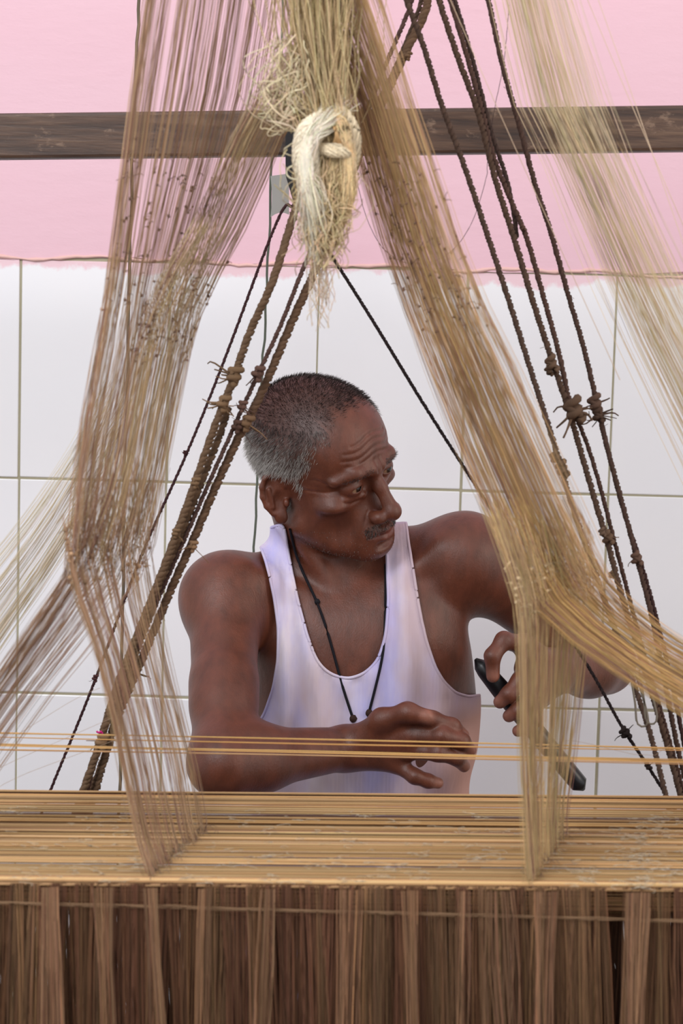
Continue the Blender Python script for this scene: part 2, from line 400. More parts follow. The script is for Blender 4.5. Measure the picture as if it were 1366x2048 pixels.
NECK = at(666, 1160, 2.900); NOTCH = at(702, 1208, 2.831)
SHR = at(450, 1198, 2.83); SHL = at(930, 1117, 2.875)
ELR = at(446, 1526, 2.62); WRR = at(690, 1497, 2.725)
ELL = at(1208, 1326, 2.95); WRL = at(1100, 1345, 2.80)
torso = [
    ell('u', .04, at(722, 1372, 2.892), (.140, .098, .158)),
    ell('u', .06, at(725, 1500, 2.885), (.132, .094, .19)),
    ell('u', .06, at(722, 1760, 2.885), (.150, .108, .14)),
    cone('u', .05, at(620, 1140, 2.90), SHR, .040, .046),
    cone('u', .05, at(745, 1132, 2.90), SHL, .048, .047),
    ell('u', .05, at(630, 1285, 2.848), (.070, .052, .070)),
    ell('u', .05, at(800, 1275, 2.855), (.075, .052, .075)),
]
neck = [
    cone('u', .03, hw(.3, -3.2, -4.5), NECK, .050, .053),
    cone('u', .04, NECK, at(690, 1240, 2.900), .054, .062),
    cone('u', .011, hw(5.0, -2.4, -6.6), NOTCH + np.array([-.011, .002, 0]), .0115, .0075),
    cone('u', .011, hw(-4.6, -2.0, -6.6), NOTCH + np.array([.015, .002, .0]), .0115, .0075),
    cone('u', .014, NOTCH + np.array([-.016, .002, -.008]), at(500, 1150, 2.812), .009, .011),
    cone('u', .014, NOTCH + np.array([.016, .002, -.006]), at(880, 1100, 2.838), .009, .011),
]
arms = [
    ell('u', .03, SHR, (.050, .050, .056)), ell('u', .03, SHL, (.050, .052, .052)),
    cone('u', .03, SHR, SHR * .35 + ELR * .65, .046, .0375), cone('u', .02, SHR * .45 + ELR * .55, ELR, .0375, .0375),
    cone('u', .025, ELR, ELR * .72 + WRR * .28, .0375, .037), cone('u', .025, ELR * .72 + WRR * .28, WRR, .0368, .0262),
    cone('u', .035, SHL, SHL * .4 + ELL * .6, .046, .040), cone('u', .02, SHL * .4 + ELL * .6, ELL, .040, .036),
    cone('u', .025, ELL, ELL * .7 + WRL * .3, .036, .037), cone('u', .025, ELL * .7 + WRL * .3, WRL, .037, .026),
]
def chain(pts, rs, k=.006):
    P = [at(*q) for q in pts]
    return [cone('u', k, P[i], P[i + 1], rs[i], rs[i + 1]) for i in range(len(P) - 1)]
hand_r = []
KR = [(806, 1446, 2.695), (818, 1472, 2.69), (815, 1500, 2.694), (790, 1526, 2.702)]
for q, rr in zip(KR, (.0145, .0145, .0138, .0125)): hand_r.append(cone('u', .014, WRR, at(*q), .021, rr))
hand_r += chain([KR[0], (866, 1440, 2.678), (905, 1452, 2.684), (926, 1470, 2.695)], (.0115, .0102, .0092, .0078))
hand_r += chain([KR[1], (884, 1472, 2.670), (924, 1482, 2.678), (940, 1500, 2.690)], (.0115, .0104, .0094, .0080))
hand_r += chain([KR[2], (876, 1506, 2.674), (914, 1516, 2.682), (928, 1532, 2.694)], (.0110, .0100, .0090, .0077))
hand_r += chain([KR[3], (830, 1553, 2.686), (856, 1562, 2.688), (876, 1566, 2.694)], (.0105, .0090, .0082, .0070))
hand_r += chain([(722, 1478, 2.712), (764, 1440, 2.690), (815, 1425, 2.672), (852, 1433, 2.668)], (.016, .0132, .0112, .0090), .010)
hand_l = []
KL = [(1048, 1290, 2.752), (1052, 1336, 2.742), (1058, 1376, 2.742), (1066, 1412, 2.748)]
for q, rr in zip(KL, (.0145, .0145, .0140, .0125)): hand_l.append(cone('u', .014, WRL, at(*q), .023, rr))
hand_l += chain([KL[0], (1008, 1281, 2.728), (985, 1312, 2.716), (986, 1352, 2.716)], (.0118, .0105, .0094, .0082))
hand_l += chain([KL[1], (1040, 1362, 2.716), (1018, 1388, 2.710), (1000, 1404, 2.716)], (.0115, .0105, .0094, .0082))
hand_l += chain([KL[2], (1056, 1404, 2.716), (1036, 1422, 2.712), (1018, 1432, 2.718)], (.0112, .0100, .0090, .0078))
hand_l += chain([KL[3], (1068, 1440, 2.722), (1052, 1456, 2.718), (1036, 1462, 2.722)], (.0105, .0090, .0082, .0072))
hand_l += chain([(1094, 1352, 2.79), (1078, 1392, 2.782), (1052, 1412, 2.776), (1030, 1412, 2.772)], (.016, .013, .0115, .0095), .010)
HIP = at(722, 1800, 2.885)
legs = []
for s in (-1, 1):
    hp = np.array([HIP[0] + s * .085, 2.865, .475]); kn = np.array([HIP[0] + s * .17, 2.47, .475]); an = np.array([HIP[0] + s * .15, 2.52, .075])
    legs += [cone('u', .05, hp, kn, .082, .056), cone('u', .03, kn, kn * .6 + an * .4, .054, .050), cone('u', .03, kn * .6 + an * .4, an, .050, .036),
             cone('u', .03, an + np.array([0, .03, -.03]), an + np.array([s * .02, -.15, -.045]), .036, .026),
             ell('u', .05, hp + np.array([0, .05, -.01]), (.085, .095, .09))]
    for q in range(5):
        legs.append(cone('u', .006, an + np.array([s * .02 - .028 + .014 * q, -.14, -.052]), an + np.array([s * .02 - .036 + .018 * q, -.185 + .006 * abs(q - (1 if s > 0 else 3)), -.060]), .011, .010))
head = [
    hE('u', 1.5, (0, -1.4, 3.9), (7.35, 8.9, 7.7)), hE('u', 3.0, (0, 2.0, 3.4), (6.7, 6.9, 6.0)),
    hE('u', 2.5, (0, 1.9, -3.6), (6.1, 6.3, 6.6)),
]
for s in (-1, 1):
    head += [hK('u', 2.0, (s * 5.0, -.4, -6.4), (s * 1.4, 6.9, -9.6), 1.6, 1.7)]
head += [hE('u', 1.4, (0, 7.4, -9.5), (2.1, 1.9, 1.6)), hE('u', 2.0, (0, 6.5, -6.9), (3.6, 3.0, 3.0)), hE('u', 2.5, (0, 2.5, -8.2), (4.2, 4.6, 2.6))]
for s in (-1, 1):
    head += [hE('u', 1.6, (s * 4.9, 5.4, -2.3), (1.8, 1.9, 1.25)),
             hE('s', 2.0, (s * 5.6, 6.6, -6.0), (1.2, 2.0, 2.0)),
             hE('s', 1.6, (s * 8.0, 4.3, 2.2), (1.1, 2.4, 2.6)),
             hK('u', 1.0, (s * .9, 8.75, 1.65), (s * 3.3, 8.25, 1.95), .92, .84), hK('u', .9, (s * 3.3, 8.25, 1.95), (s * 5.4, 6.4, 1.2), .84, .6),
             hE('s', .9, (s * 3.1, 9.2, -.05), (1.8, 1.7, 1.12))]
head += [hK('u', .9, (0, 8.2, 1.4), (0, 9.3, -1.0), .70, .72), hK('u', .9, (0, 9.3, -1.0), (0, 10.7, -3.8), .72, .98), hE('u', .6, (0, 10.9, -4.25), (1.22, 1.08, 1.08))]
for s in (-1, 1):
    head += [hE('u', .55, (s * 1.5, 9.65, -4.6), (.92, 1.2, .88)),
             hE('s', .35, (s * .72, 10.35, -5.35), (.38, .55, .42)),
             hE('u', .35, (s * 3.15, 7.10, .0), (1.62, 1.50, 1.42)),
             hE('s', .18, (s * 3.15, 9.0, -.20), (1.42, 1.15, .32)),
             hK('u', .55, (s * 2.0, 8.0, -1.55), (s * 4.3, 7.1, -1.35), .38, .34)]
    # lips
    head += [hK('u', .45, (s * 2.35, 8.45, -7.15), (s * .75, 9.45, -6.75), .30, .46), hK('u', .45, (s * 2.1, 8.45, -7.55), (s * .5, 9.35, -7.95), .34, .52),
             hK('u', .4, (s * .75, 9.45, -6.75), (0, 9.62, -6.85), .46, .42)]
head += [hK('u', .4, (-.5, 9.35, -7.95), (.5, 9.35, -7.95), .52)]
for s in (-1, 1):
    head += [hK('s', .22, (s * 2.75, 8.75, -7.35), (s * 1.2, 9.75, -7.30), .10, .13), hK('s', .22, (s * 1.2, 9.75, -7.30), (0, 10.12, -7.34), .13)]
head += [hK('s', .8, (-1.3, 9.35, -8.95), (1.3, 9.35, -8.95), .32)]
# ears: a flared plate with a rim, a hollow and a lobe
for s in (-1, 1):
    fa = math.radians(42)
    wd = np.array([s * math.sin(fa), -math.cos(fa), 0]); up_ = np.array([0, -.16, .987]); up_ /= np.linalg.norm(up_)
    up_ = up_ - wd * (wd @ up_); up_ /= np.linalg.norm(up_); nr = np.cross(wd, up_) * s
    nr = nr if nr[1] > 0 else -nr
    E = np.stack([wd, up_, nr], 1) if np.linalg.det(np.stack([wd, up_, nr], 1)) > 0 else np.stack([wd, up_, -nr], 1)
    c = np.array([s * 6.5, -.9, -1.7]) + wd * 1.35
    q = lambda a_, b_, n_=0.0: tuple(c + wd * a_ + up_ * b_ + nr * n_)
    head.append(hE('u', .5, q(-.1, .25), (1.65, 2.75, .42), E))
    rim = [(-1.35, 1.5), (-.9, 2.75), (.1, 3.2), (1.05, 2.75), (1.6, 1.6), (1.65, .3), (1.3, -1.0), (.6, -2.1)]
    for i in range(len(rim) - 1):
        head.append(hK('u', .25, q(*rim[i], .25), q(*rim[i + 1], .25), .36))
    head.append(hE('u', .5, q(-.35, -2.75, .1), (.85, .95, .48), E))
    head.append(hE('s', .4, q(-.45, -.35, .75), (.85, 1.25, .75), E))
    head.append(hE('s', .35, q(.55, 1.6, .55), (.5, 1.0, .36), E))
    head.append(hK('u', .3, q(.55, -1.2, .38), q(.75, 1.2, .35), .28, .26))
    head.append(hE('u', .3, q(-1.25, -.8, .45), (.38, .55, .4), E))
# crease furrows (forehead, crow's feet, cheek fold) as thin cuts
fur = []
for zz, amp, wdt in ((3.5, .25, 4.2), (4.3, .3, 4.6), (5.2, .3, 4.2), (6.0, .25, 3.2)):
    fur.append([(x, None, zz + amp * math.cos(x * 1.1) - .02 * x * x) for x in np.linspace(-wdt, wdt, 13)])
for s in (-1, 1):
    fur.append([(s * 1.75, None, -4.0), (s * 2.6, None, -5.2), (s * 3.2, None, -6.6), (s * 3.35, None, -7.9)])
    fur.append([(s * 5.0, None, .6), (s * 5.7, None, .9), (s * 6.3, None, 1.5)])
    fur.append([(s * 5.0, None, -.2), (s * 5.8, None, -.3), (s * 6.4, None, -.2)])
    fur.append([(s * 1.7, None, -1.3), (s * 2.6, None, -2.1), (s * 3.8, None, -2.2), (s * 4.8, None, -1.7)])
    fur.append([(s * .45, None, 1.4), (s * .55, None, 2.2), (s * .5, None, 3.0)])

body_prims = torso + neck + arms + hand_r + hand_l + legs
def in_box(V, lo, hi, g=0.0): return ((V > np.asarray(lo) - g) & (V < np.asarray(hi) + g)).all(1)
BOX = {}
hp = np.array([hw(x, y, z) for x in (-9.5, 9.5) for y in (-11, 12.5) for z in (-11.8, 12.2)])
BOX['head'] = (np.array([-.135, 2.67, 1.035]), np.array([.105, 3.01, 1.292]))
def pbox(pr, m=.006):
    return np.min([p[2] - p[3] for p in pr], 0) - m, np.max([p[2] + p[3] for p in pr], 0) + m
bl, bh = pbox(hand_r); bl[0] = WRR[0] - .004; BOX['hr'] = (bl, bh)
bl, bh = pbox(hand_l); bh[0] = WRL[0] + .004; BOX['hl'] = (bl, bh)
SK = lin(97, 53, 37)
parts = []
def poly(lo, hi, h, prims, keep):
    g_ = Grid(np.asarray(lo) - 3 * h, np.asarray(hi) + 3 * h, h)
    for p in prims: g_.apply(p)
    gh = Grid(np.asarray(lo) - 3 * h, np.asarray(hi) + 3 * h, h)
    for p in head: gh.apply(p)
    kk = .011; hq = np.maximum(kk - np.abs(g_.d - gh.d), 0); g_.d = np.minimum(g_.d, gh.d) - hq * hq / (4 * kk)
    return g_.surface(keep)
res_ = {'head': .0014, 'hr': .0016, 'hl': .0016}
for nme in ('head', 'hr', 'hl'):
    lo, hi = BOX[nme]
    pr = body_prims
    parts.append((nme,) + poly(lo, hi, res_[nme], pr, lambda V: in_box(V, lo, hi, .002)))
def keep_main(V):
    k = np.ones(len(V), bool)
    for nme in BOX: k &= ~in_box(V, *BOX[nme], -.003)
    return k & (V[:, 2] > .50)
bl, bh = pbox(torso + neck + arms); bl[2] = .49
parts.append(('main',) + poly(bl, bh, .0038, body_prims, keep_main))
bl, bh = pbox(legs + torso[2:3]); bh[2] = .505
parts.append(('legs',) + poly(bl, bh, .006, body_prims, lambda V: V[:, 2] < .506))

TIPS = {'hr': [(928, 1472, 2.688), (942, 1502, 2.682), (930, 1534, 2.687), (878, 1568, 2.688), (856, 1434, 2.661)],
        'hl': [(986, 1356, 2.708), (998, 1406, 2.708), (1016, 1433, 2.711), (1034, 1463, 2.716)]}
VV, QQ, CC = [], [], []; off = 0
headV = None
for nme, V, Q in parts:
    C = np.tile(SK, (len(V), 1))
    if nme == 'head':
        L = hl(V)
        # furrows: displace inward near projected polylines on the face
        disp = np.zeros(len(V)); face = L[:, 1] > 2.0
        for pl in fur:
            pl = np.array([(p[0], p[2]) for p in pl], float)
            dmin = np.full(len(V), 9.0)
            P2 = L[:, [0, 2]]
            for i in range(len(pl) - 1):
                a_, b_ = pl[i], pl[i + 1]; ba = b_ - a_
                t = np.clip(((P2 - a_) @ ba) / (ba @ ba), 0, 1); dmin = np.minimum(dmin, np.linalg.norm(P2 - a_ - t[:, None] * ba, axis=1))
            disp += np.where(face, -.075 * np.exp(-(dmin / .14) ** 2) + .03 * np.exp(-((dmin - .4) / .22) ** 2), 0)
        ctr = hw(0, 0, -1); nrm = V - ctr; nrm /= np.linalg.norm(nrm, axis=1, keepdims=True)
        V = V + nrm * (disp * HS)[:, None]
        # intrinsic colours: lips, scalp under hair, lids
        lips = np.exp(-((L[:, 0] / 2.3) ** 4)) * (np.exp(-((L[:, 2] + 7.3) / .75) ** 4)) * (L[:, 1] > 8.2)
        C = C + lips[:, None] * .55 * (lin(112, 58, 50) - C)
        headV = (V, Q, L)
    if nme in TIPS:
        for tp in TIPS[nme]:
            k_ = np.exp(-(np.linalg.norm(V - at(*tp), axis=1) / .0105) ** 4); C = C + .7 * k_[:, None] * (lin(150, 100, 84) - C)
    VV.append(V); QQ.append(Q + off); CC.append(C); off += len(V)
VV = np.concatenate(VV); QQ = np.concatenate(QQ); CC = np.concatenate(CC)
man = empty('person')
tag(man, 'seated man in a white sleeveless vest looking aside behind the loom threads', 'person')
body_me = make_mesh('body', VV, [QQ], CC); body = obj('body', body_me, M_SKIN, man)

# --- eyes
for s in (-1, 1):
    c = hw(s * 3.15, 7.10, -.02); gz = HR @ np.array([-.15 , 1, -.06]); gz /= np.linalg.norm(gz)
    g = Geo(); nu, nv = 24, 20
    up_ = np.cross(gz, [1, 0, 0]); up_ /= np.linalg.norm(up_); sd = np.cross(gz, up_)
    th = np.linspace(0, np.pi, nv + 1); ph = np.arange(nu) * 2 * np.pi / nu
    P = np.cos(th)[:, None, None] * gz + np.sin(th)[:, None, None] * (np.cos(ph)[:, None] * up_ + np.sin(ph)[:, None] * sd)
    a_ = np.degrees(th)
    cl = np.array([lin(8, 6, 6) if q < 12 else lin(40, 24, 16) if q < 28 else lin(30, 20, 16) if q < 31 else lin(140, 108, 84) for q in a_])
    idx = np.arange((nv + 1) * nu).reshape(nv + 1, nu); j = np.roll(np.arange(nu), -1)
    g.add((c + P * 1.40 * HS).reshape(-1, 3), np.stack([idx[:-1], idx[1:], idx[1:][:, j], idx[:-1][:, j]], -1).reshape(-1, 4), None, np.repeat(cl, nu, 0))
    g.build('eye', M_EYE, man)

# --- hair: short bristles; dark on the crown, grey at the sides and the nape
V, Q, L = headV
n_ = np.zeros_like(V); fn_ = np.cross(V[Q[:, 2]] - V[Q[:, 0]], V[Q[:, 3]] - V[Q[:, 1]])
for i in range(4): np.add.at(n_, Q[:, i], fn_)
n_ /= np.linalg.norm(n_, axis=1, keepdims=True) + 1e-12
out_ = (n_ * (V - hw(0, 0, 0))).sum(1) > 0
if out_.mean() < .5: n_ = -n_
def hair_amount(L):
    """0..1 density: fades over the forehead and temples, stops above the ears and at the nape"""
    x, y, z = np.abs(L[:, 0]), L[:, 1], L[:, 2]
    nz_ = .35 * np.sin(L[:, 0] * 3.1 + z * 1.7) + .3 * np.sin(z * 4.3 + y * 2.9)
    front = np.where(x < 4.6, 5.6 - .10 * np.maximum(x - 1.5, 0) ** 2 - (z - 8) * .10, 9)
    side = np.where(z > 2.2, 2.4 + (z - 2.2) * .62, 2.0 + .25 * (z - 2.2))
    side = np.where(z > 7.5, 9, side)
    a_ = np.clip((np.minimum(front, side) + nz_ + .9 - y) / 1.7, 0, 1)
    low = np.where(y > -1.0, -.6 - .7 * (y > 1.2), -4.4)
    b_ = np.clip((z - low + nz_ * .6 + .2) / .9, 0, 1)
    ear = (x > 6.5) & (np.abs(y + .9) < 2.2) & (z < 1.6)
    return a_ * b_ * (x < 7.9) * ~ear
ham = hair_amount(L)
wgt = ham * (out_ if False else 1.0); pick = rng.choice(len(V), 17000, p=wgt / wgt.sum())
root = V[pick] + rng.normal(0, .0006, (len(pick), 3)); nn = n_[pick]; Lp = L[pick]
flow = np.stack([np.sign(Lp[:, 0]) * .15 * np.ones(len(pick)), np.where(Lp[:, 2] > 7, .55, -.15), np.where(Lp[:, 2] > 8, -.1, -.75)], 1) @ HR.T
dirn = nn * .7 + flow * .85 + rng.normal(0, .14, root.shape); dirn /= np.linalg.norm(dirn, axis=1, keepdims=True)
ln = rng.uniform(.0035, .0068, len(pick)) * np.where(Lp[:, 2] < 3.5, 1.6, 1.0)
greyness = np.clip(1.15 - (Lp[:, 2] - 2.0) / 4.2 + .28 * (Lp[:, 1] > 3) * (Lp[:, 2] > 4) + rng.normal(0, .32, len(pick)), 0, 1)
gcol = lin(44, 34, 31) + greyness[:, None] * (lin(172, 166, 160) - lin(44, 34, 31))
P = np.stack([root - nn * .0005, root + dirn * (ln * .5)[:, None], root + (dirn * .98 + flow * .12) * ln[:, None]], 1)
R3 = np.stack([np.full(len(pick), .00022), np.full(len(pick), .0002), np.full(len(pick), .00006)], 1)
g = Geo(); g.tubes(P, R3, gcol, 3); hair = g.build('hair', M_HAIR, man); tag(hair, 'cropped hair, dark on top and grey at the sides', kind='stuff')
# scalp tint under the hair
sc_c = lin(70, 50, 46); gm = np.clip(1.0 - (L[:, 2] - 2.0) / 4.5, 0, 1)
tint = SK + (ham * .75)[:, None] * (sc_c + gm[:, None] * (lin(88, 76, 72) - sc_c) - SK)
ca_ = body_me.color_attributes['Col']; buf = np.zeros(len(VV) * 4, np.float32); ca_.data.foreach_get('color', buf); buf = buf.reshape(-1, 4)
hn = len(V); hb = ham > .01; sub = buf[:hn, :3]; sub[hb] = tint[hb]; buf[:hn, :3] = sub; ca_.data.foreach_set('color', buf.ravel())
# brows and moustache
def bristles(name, test, count, l0, l1, c0, c1, fl, lab):
    cd_ = np.where(test(L))[0]
    if len(cd_) == 0: return
    pk_ = rng.choice(cd_, count); rt = V[pk_] + rng.normal(0, .0004, (count, 3)); d_ = n_[pk_] * .35 + (np.stack([np.sign(L[pk_, 0]) * fl[0], np.full(count, fl[1]), np.full(count, fl[2])], 1) @ HR.T) + rng.normal(0, .2, rt.shape)
    d_ /= np.linalg.norm(d_, axis=1, keepdims=True); q_ = rng.uniform(l0, l1, count)
    P_ = np.stack([rt - n_[pk_] * .0004, rt + d_ * (q_ * .5)[:, None], rt + d_ * q_[:, None]], 1); t_ = rng.random((count, 1)) ** 2
    g_ = Geo(); g_.tubes(P_, np.tile([.00018, .00016, .00005], (count, 1)), c0 + t_ * (c1 - c0), 3); o_ = g_.build(name, M_HAIR, man); tag(o_, lab, kind='stuff')
bristles('eyebrow_hair', lambda L: (np.abs(L[:, 0]) > 1.0) & (np.abs(L[:, 0]) < 5.2) & (np.abs(L[:, 2] - (1.75 + .12 * np.abs(L[:, 0]) - .035 * L[:, 0] ** 2)) < .38) & (L[:, 1] > 5.5), 260, .003, .005, lin(34, 26, 24), lin(110, 100, 96), (.9, 0, .1), 'sparse dark eyebrows')
bristles('moustache', lambda L: (np.abs(L[:, 0]) < 2.9) & (L[:, 1] > 8.0) & (L[:, 2] < -5.45 - .12 * np.abs(L[:, 0]) * 1.2) & (L[:, 2] > -6.5 - .28 * np.abs(L[:, 0])), 900, .002, .0042, lin(24, 19, 18), lin(120, 112, 108), (.35, .1, -.8), 'thin clipped grey-black moustache')
bristles('beard_stubble', lambda L: (L[:, 1] > -1.0) & (L[:, 2] < -6.2) & (L[:, 2] > -11.2) & ~((np.abs(L[:, 0]) < 2.7) & (L[:, 2] > -8.6)), 1300, .0007, .0016, lin(40, 32, 30), lin(170, 160, 155), (.1, 0, -.9), 'faint grey chin stubble')

# --- vest: shell lifted off the torso, cut along neckline and armholes
h = .0034
bl, bh = pbox(torso + neck); bl[2] = .47; bh[2] = 1.12
gv = Grid(bl - .02, bh + .02, h)
for p in torso + neck + arms[:3] + arms[6:7]: gv.apply(p)
V, Q = gv.surface(lambda V: V[:, 2] > .485, iso=.0045)
neck_line = [(566, 1040), (577, 1110), (594, 1195), (614, 1270), (632, 1318), (660, 1348), (696, 1358), (728, 1347), (757, 1318), (772, 1270), (777, 1200), (774, 1110), (770, 1020)]
back_neck = [(566, 1040), (572, 1100), (590, 1130), (640, 1160), (700, 1165), (745, 1140), (768, 1100), (772, 1020)]
right_hole = [(514, 1040), (518, 1082), (534, 1130), (549, 1195), (557, 1260), (556, 1320), (547, 1375), (528, 1428), (505, 1462), (470, 1475), (300, 1470), (300, 1040)]
left_hole = [(806, 1000), (815, 1070), (826, 1140), (838, 1215), (852, 1280), (868, 1328), (888, 1364), (912, 1386), (938, 1393), (975, 1388), (1100, 1380), (1100, 1000)]
def sdpoly(P, poly_):
    poly_ = np.array(poly_, float); d = np.full(len(P), 1e9); inside = np.zeros(len(P), bool)
    for i in range(len(poly_)):
        a_, b_ = poly_[i], poly_[(i + 1) % len(poly_)]; e = b_ - a_
        t = np.clip(((P - a_) @ e) / (e @ e + 1e-9), 0, 1); d = np.minimum(d, np.linalg.norm(P - a_ - t[:, None] * e, axis=1))
        c_ = ((a_[1] > P[:, 1]) != (b_[1] > P[:, 1])) & (P[:, 0] < e[0] * (P[:, 1] - a_[1]) / (e[1] + 1e-12) + a_[0]); inside ^= c_
    return np.where(inside, -d, d)
PX = proj(V); front = V[:, 1] < 2.895
gN = np.where(front, sdpoly(PX, neck_line + [(770, 900), (566, 900)]), sdpoly(PX, back_neck + [(772, 900), (566, 900)]))
gg = np.maximum(np.maximum(-gN, -sdpoly(PX, right_hole)), -sdpoly(PX, left_hole))   # negative = cloth
top_l = 1056 + (PX[:, 0] - 540) * -.35; top_r = np.full(len(V), 1022.0)
gg = np.maximum(gg, np.where(PX[:, 0] < 650, top_l, top_r) - PX[:, 1])
ins = gg < 0
nin = ins[Q].sum(1); Qk = Q[nin >= 2]
# slide outside vertices of kept faces to the cut line
edges = np.concatenate([Qk[:, [0, 1]], Qk[:, [1, 2]], Qk[:, [2, 3]], Qk[:, [3, 0]]]); edges = np.concatenate([edges, edges[:, ::-1]])
m = ~ins[edges[:, 0]] & ins[edges[:, 1]]; e = edges[m]
t = gg[e[:, 1]] / (gg[e[:, 1]] - gg[e[:, 0]]); X_ = V[e[:, 1]] + t[:, None] * (V[e[:, 0]] - V[e[:, 1]])
acc = np.zeros_like(V); num = np.zeros(len(V)); np.add.at(acc, e[:, 0], X_); np.add.at(num, e[:, 0], 1)
mv = num > 0; V = V.copy(); V[mv] = acc[mv] / num[mv][:, None]
bad = ~ins & ~mv; Qk = Qk[~bad[Qk].any(1)]
# drape folds: long shallow creases fanning down from the straps, slack at the waist
PX = proj(V)
def ridges(cx, cy, spread, freq, amp, ylo, yhi, ph=0):
    ang = np.arctan2(PX[:, 0] - cx, PX[:, 1] - cy)
    return amp * np.sin(ang * freq + ph + .7 * np.sin(PX[:, 1] * .013)) * np.clip((PX[:, 1] - ylo) / 70, 0, 1) * np.clip((yhi - PX[:, 1]) / 90, 0, 1) * np.exp(-(ang / spread) ** 2)
be = np.sort(np.concatenate([Qk[:, [0, 1]], Qk[:, [1, 2]], Qk[:, [2, 3]], Qk[:, [3, 0]]]), 1); be, bc = np.unique(be, axis=0, return_counts=True); be = be[bc == 1]
be = be[V[be].mean(1)[:, 2] > .50]
for _ in range(14):
    ac = np.zeros_like(V); nm_ = np.zeros(len(V)); np.add.at(ac, be[:, 0], V[be[:, 1]]); np.add.at(ac, be[:, 1], V[be[:, 0]]); np.add.at(nm_, be[:, 0], 1); np.add.at(nm_, be[:, 1], 1)
    k_ = nm_ == 2; V[k_] = .5 * V[k_] + .5 * ac[k_] / 2
nbr = {}
for a_, b_ in be: nbr.setdefault(int(a_), []).append(int(b_)); nbr.setdefault(int(b_), []).append(int(a_))
loops_ = []; seen = set()
for st_ in sorted(nbr, key=lambda q: len(nbr[q])):
    if st_ in seen: continue
    ch = [st_]; seen.add(st_)
    while True:
        nx_ = [q for q in nbr[ch[-1]] if q not in seen]
        if not nx_: break
        ch.append(nx_[0]); seen.add(nx_[0])
    if len(ch) > 25: loops_.append(ch + ([ch[0]] if ch[0] in nbr[ch[-1]] else []))
dsp = ridges(545, 760, .30, 62, .0042, 1090, 1560) + ridges(800, 760, .22, 52, .0042, 1080, 1640, 1.0) + ridges(660, 900, .30, 34, .0036, 1380, 1680, 2.0)
dsp += .008 * np.sin((PX[:, 0] * .8 + PX[:, 1] * 1.1) * .045) * np.clip((PX[:, 1] - 1400) / 100, 0, 1) * np.clip((PX[:, 0] - 760) / 100, 0, 1)
dsp += .003 * np.clip((PX[:, 1] - 1400) / 150, 0, 1) * (1 + np.sin(PX[:, 0] * .05 + PX[:, 1] * .012))
keepd = np.clip(-gg / 12, 0, 1)
V[:, 1] += -dsp * keepd * np.where(V[:, 1] < 2.895, 1, -1)
used = np.unique(Qk); mp = np.full(len(V), -1); mp[used] = np.arange(len(used))
vest = obj('vest', make_mesh('vest', V[used], [mp[Qk]]), M_VEST, man); vest['label'] = 'white sleeveless cotton vest stained at the side'
sm = vest.modifiers.new('smooth', 'SMOOTH'); sm.iterations = 2; sm.factor = .4
so = vest.modifiers.new('thick', 'SOLIDIFY'); so.thickness = .0016; so.offset = 1
# surface lookup for cords lying on the chest
bv_body = BVHTree.FromPolygons([tuple(p) for p in VV], [tuple(int(i) for i in q) for q in QQ])
bv_vest = BVHTree.FromPolygons([tuple(p) for p in V[used]], [tuple(int(i) for i in q) for q in mp[Qk]])
def on_body(x, y, lift=.002):
    d = at(x, y, 3.0) - CAM; d /= np.linalg.norm(d); best = None
    for bv in (bv_body, bv_vest):
        hit = bv.ray_cast(Vector(CAM), Vector(d))
        if hit[0] is not None and (best is None or hit[3] < best): best = hit[3]
    if best is None: return at(x, y, 2.8)
    return CAM + d * (best - lift)
for ch in loops_:
    P = V[ch].copy(); P[:, 1] -= .0010
    for _ in range(3): P[1:-1] = .25 * P[:-2] + .5 * P[1:-1] + .25 * P[2:]
    g = Geo(); g.tubes(P, .0021, (1, 1, 1), 6); g.build('hem_binding', M_VEST, vest)

# --- necklace: black cord with small beads
def cordline(pts, n=14, lift=.002):
    P = spline(np.array([[x, y, 0] for x, y in pts], float), n); return np.array([on_body(x, y, lift) for x, y, _ in P])
g = Geo()
for pts in ([(580, 1058), (587, 1095), (603, 1140), (635, 1205), (660, 1280), (684, 1370), (706, 1437)], [(771, 1128), (771, 1200), (767, 1300), (752, 1370), (738, 1424)]):
    P = cordline(pts, 26, .0022)
    for _ in range(5): P[1:-1] = .25 * P[:-2] + .5 * P[1:-1] + .25 * P[2:]
    P[:, 1] -= .0012
    g.tubes(P, .0017, lin(24, 22, 28), 6)
nb = [hw(5.5, -3.0, -7.8), hw(3.5, -7.0, -7.6), hw(-1.5, -7.6, -8.2), hw(-5.2, -3.0, -8.6)]
neckl = g.build('necklace', M_CORD, man); neckl['label'] = 'black neck cord with two small beads'
for (x, y, r_, c_) in ((706, 1437, .005, lin(52, 32, 24)), (738, 1426, .005, lin(52, 32, 24)), (634, 1203, .0038, lin(24, 22, 28))):
    g = Geo(); g.blob(on_body(x, y, .003), r_, c_, 3); g.build('bead', M_YARN, neckl)
# --- lower wrap cloth (out of the photograph's sight, over the lap)
g_ = Grid(*[q for q in (np.array([HIP[0] - .32, 2.36, .16]), np.array([HIP[0] + .32, 3.03, .62]))], .008)
for p in torso[1:3] + [q for i, q in enumerate(legs) if i % 10 in (0, 1, 2, 4)]: g_.apply(p)
V, Q = g_.surface(lambda V: (V[:, 2] > .2) & (V[:, 2] < .585), iso=.009)
o = obj('wrap_cloth', make_mesh('wrap_cloth', V, [Q]), M_CLOTH, man)

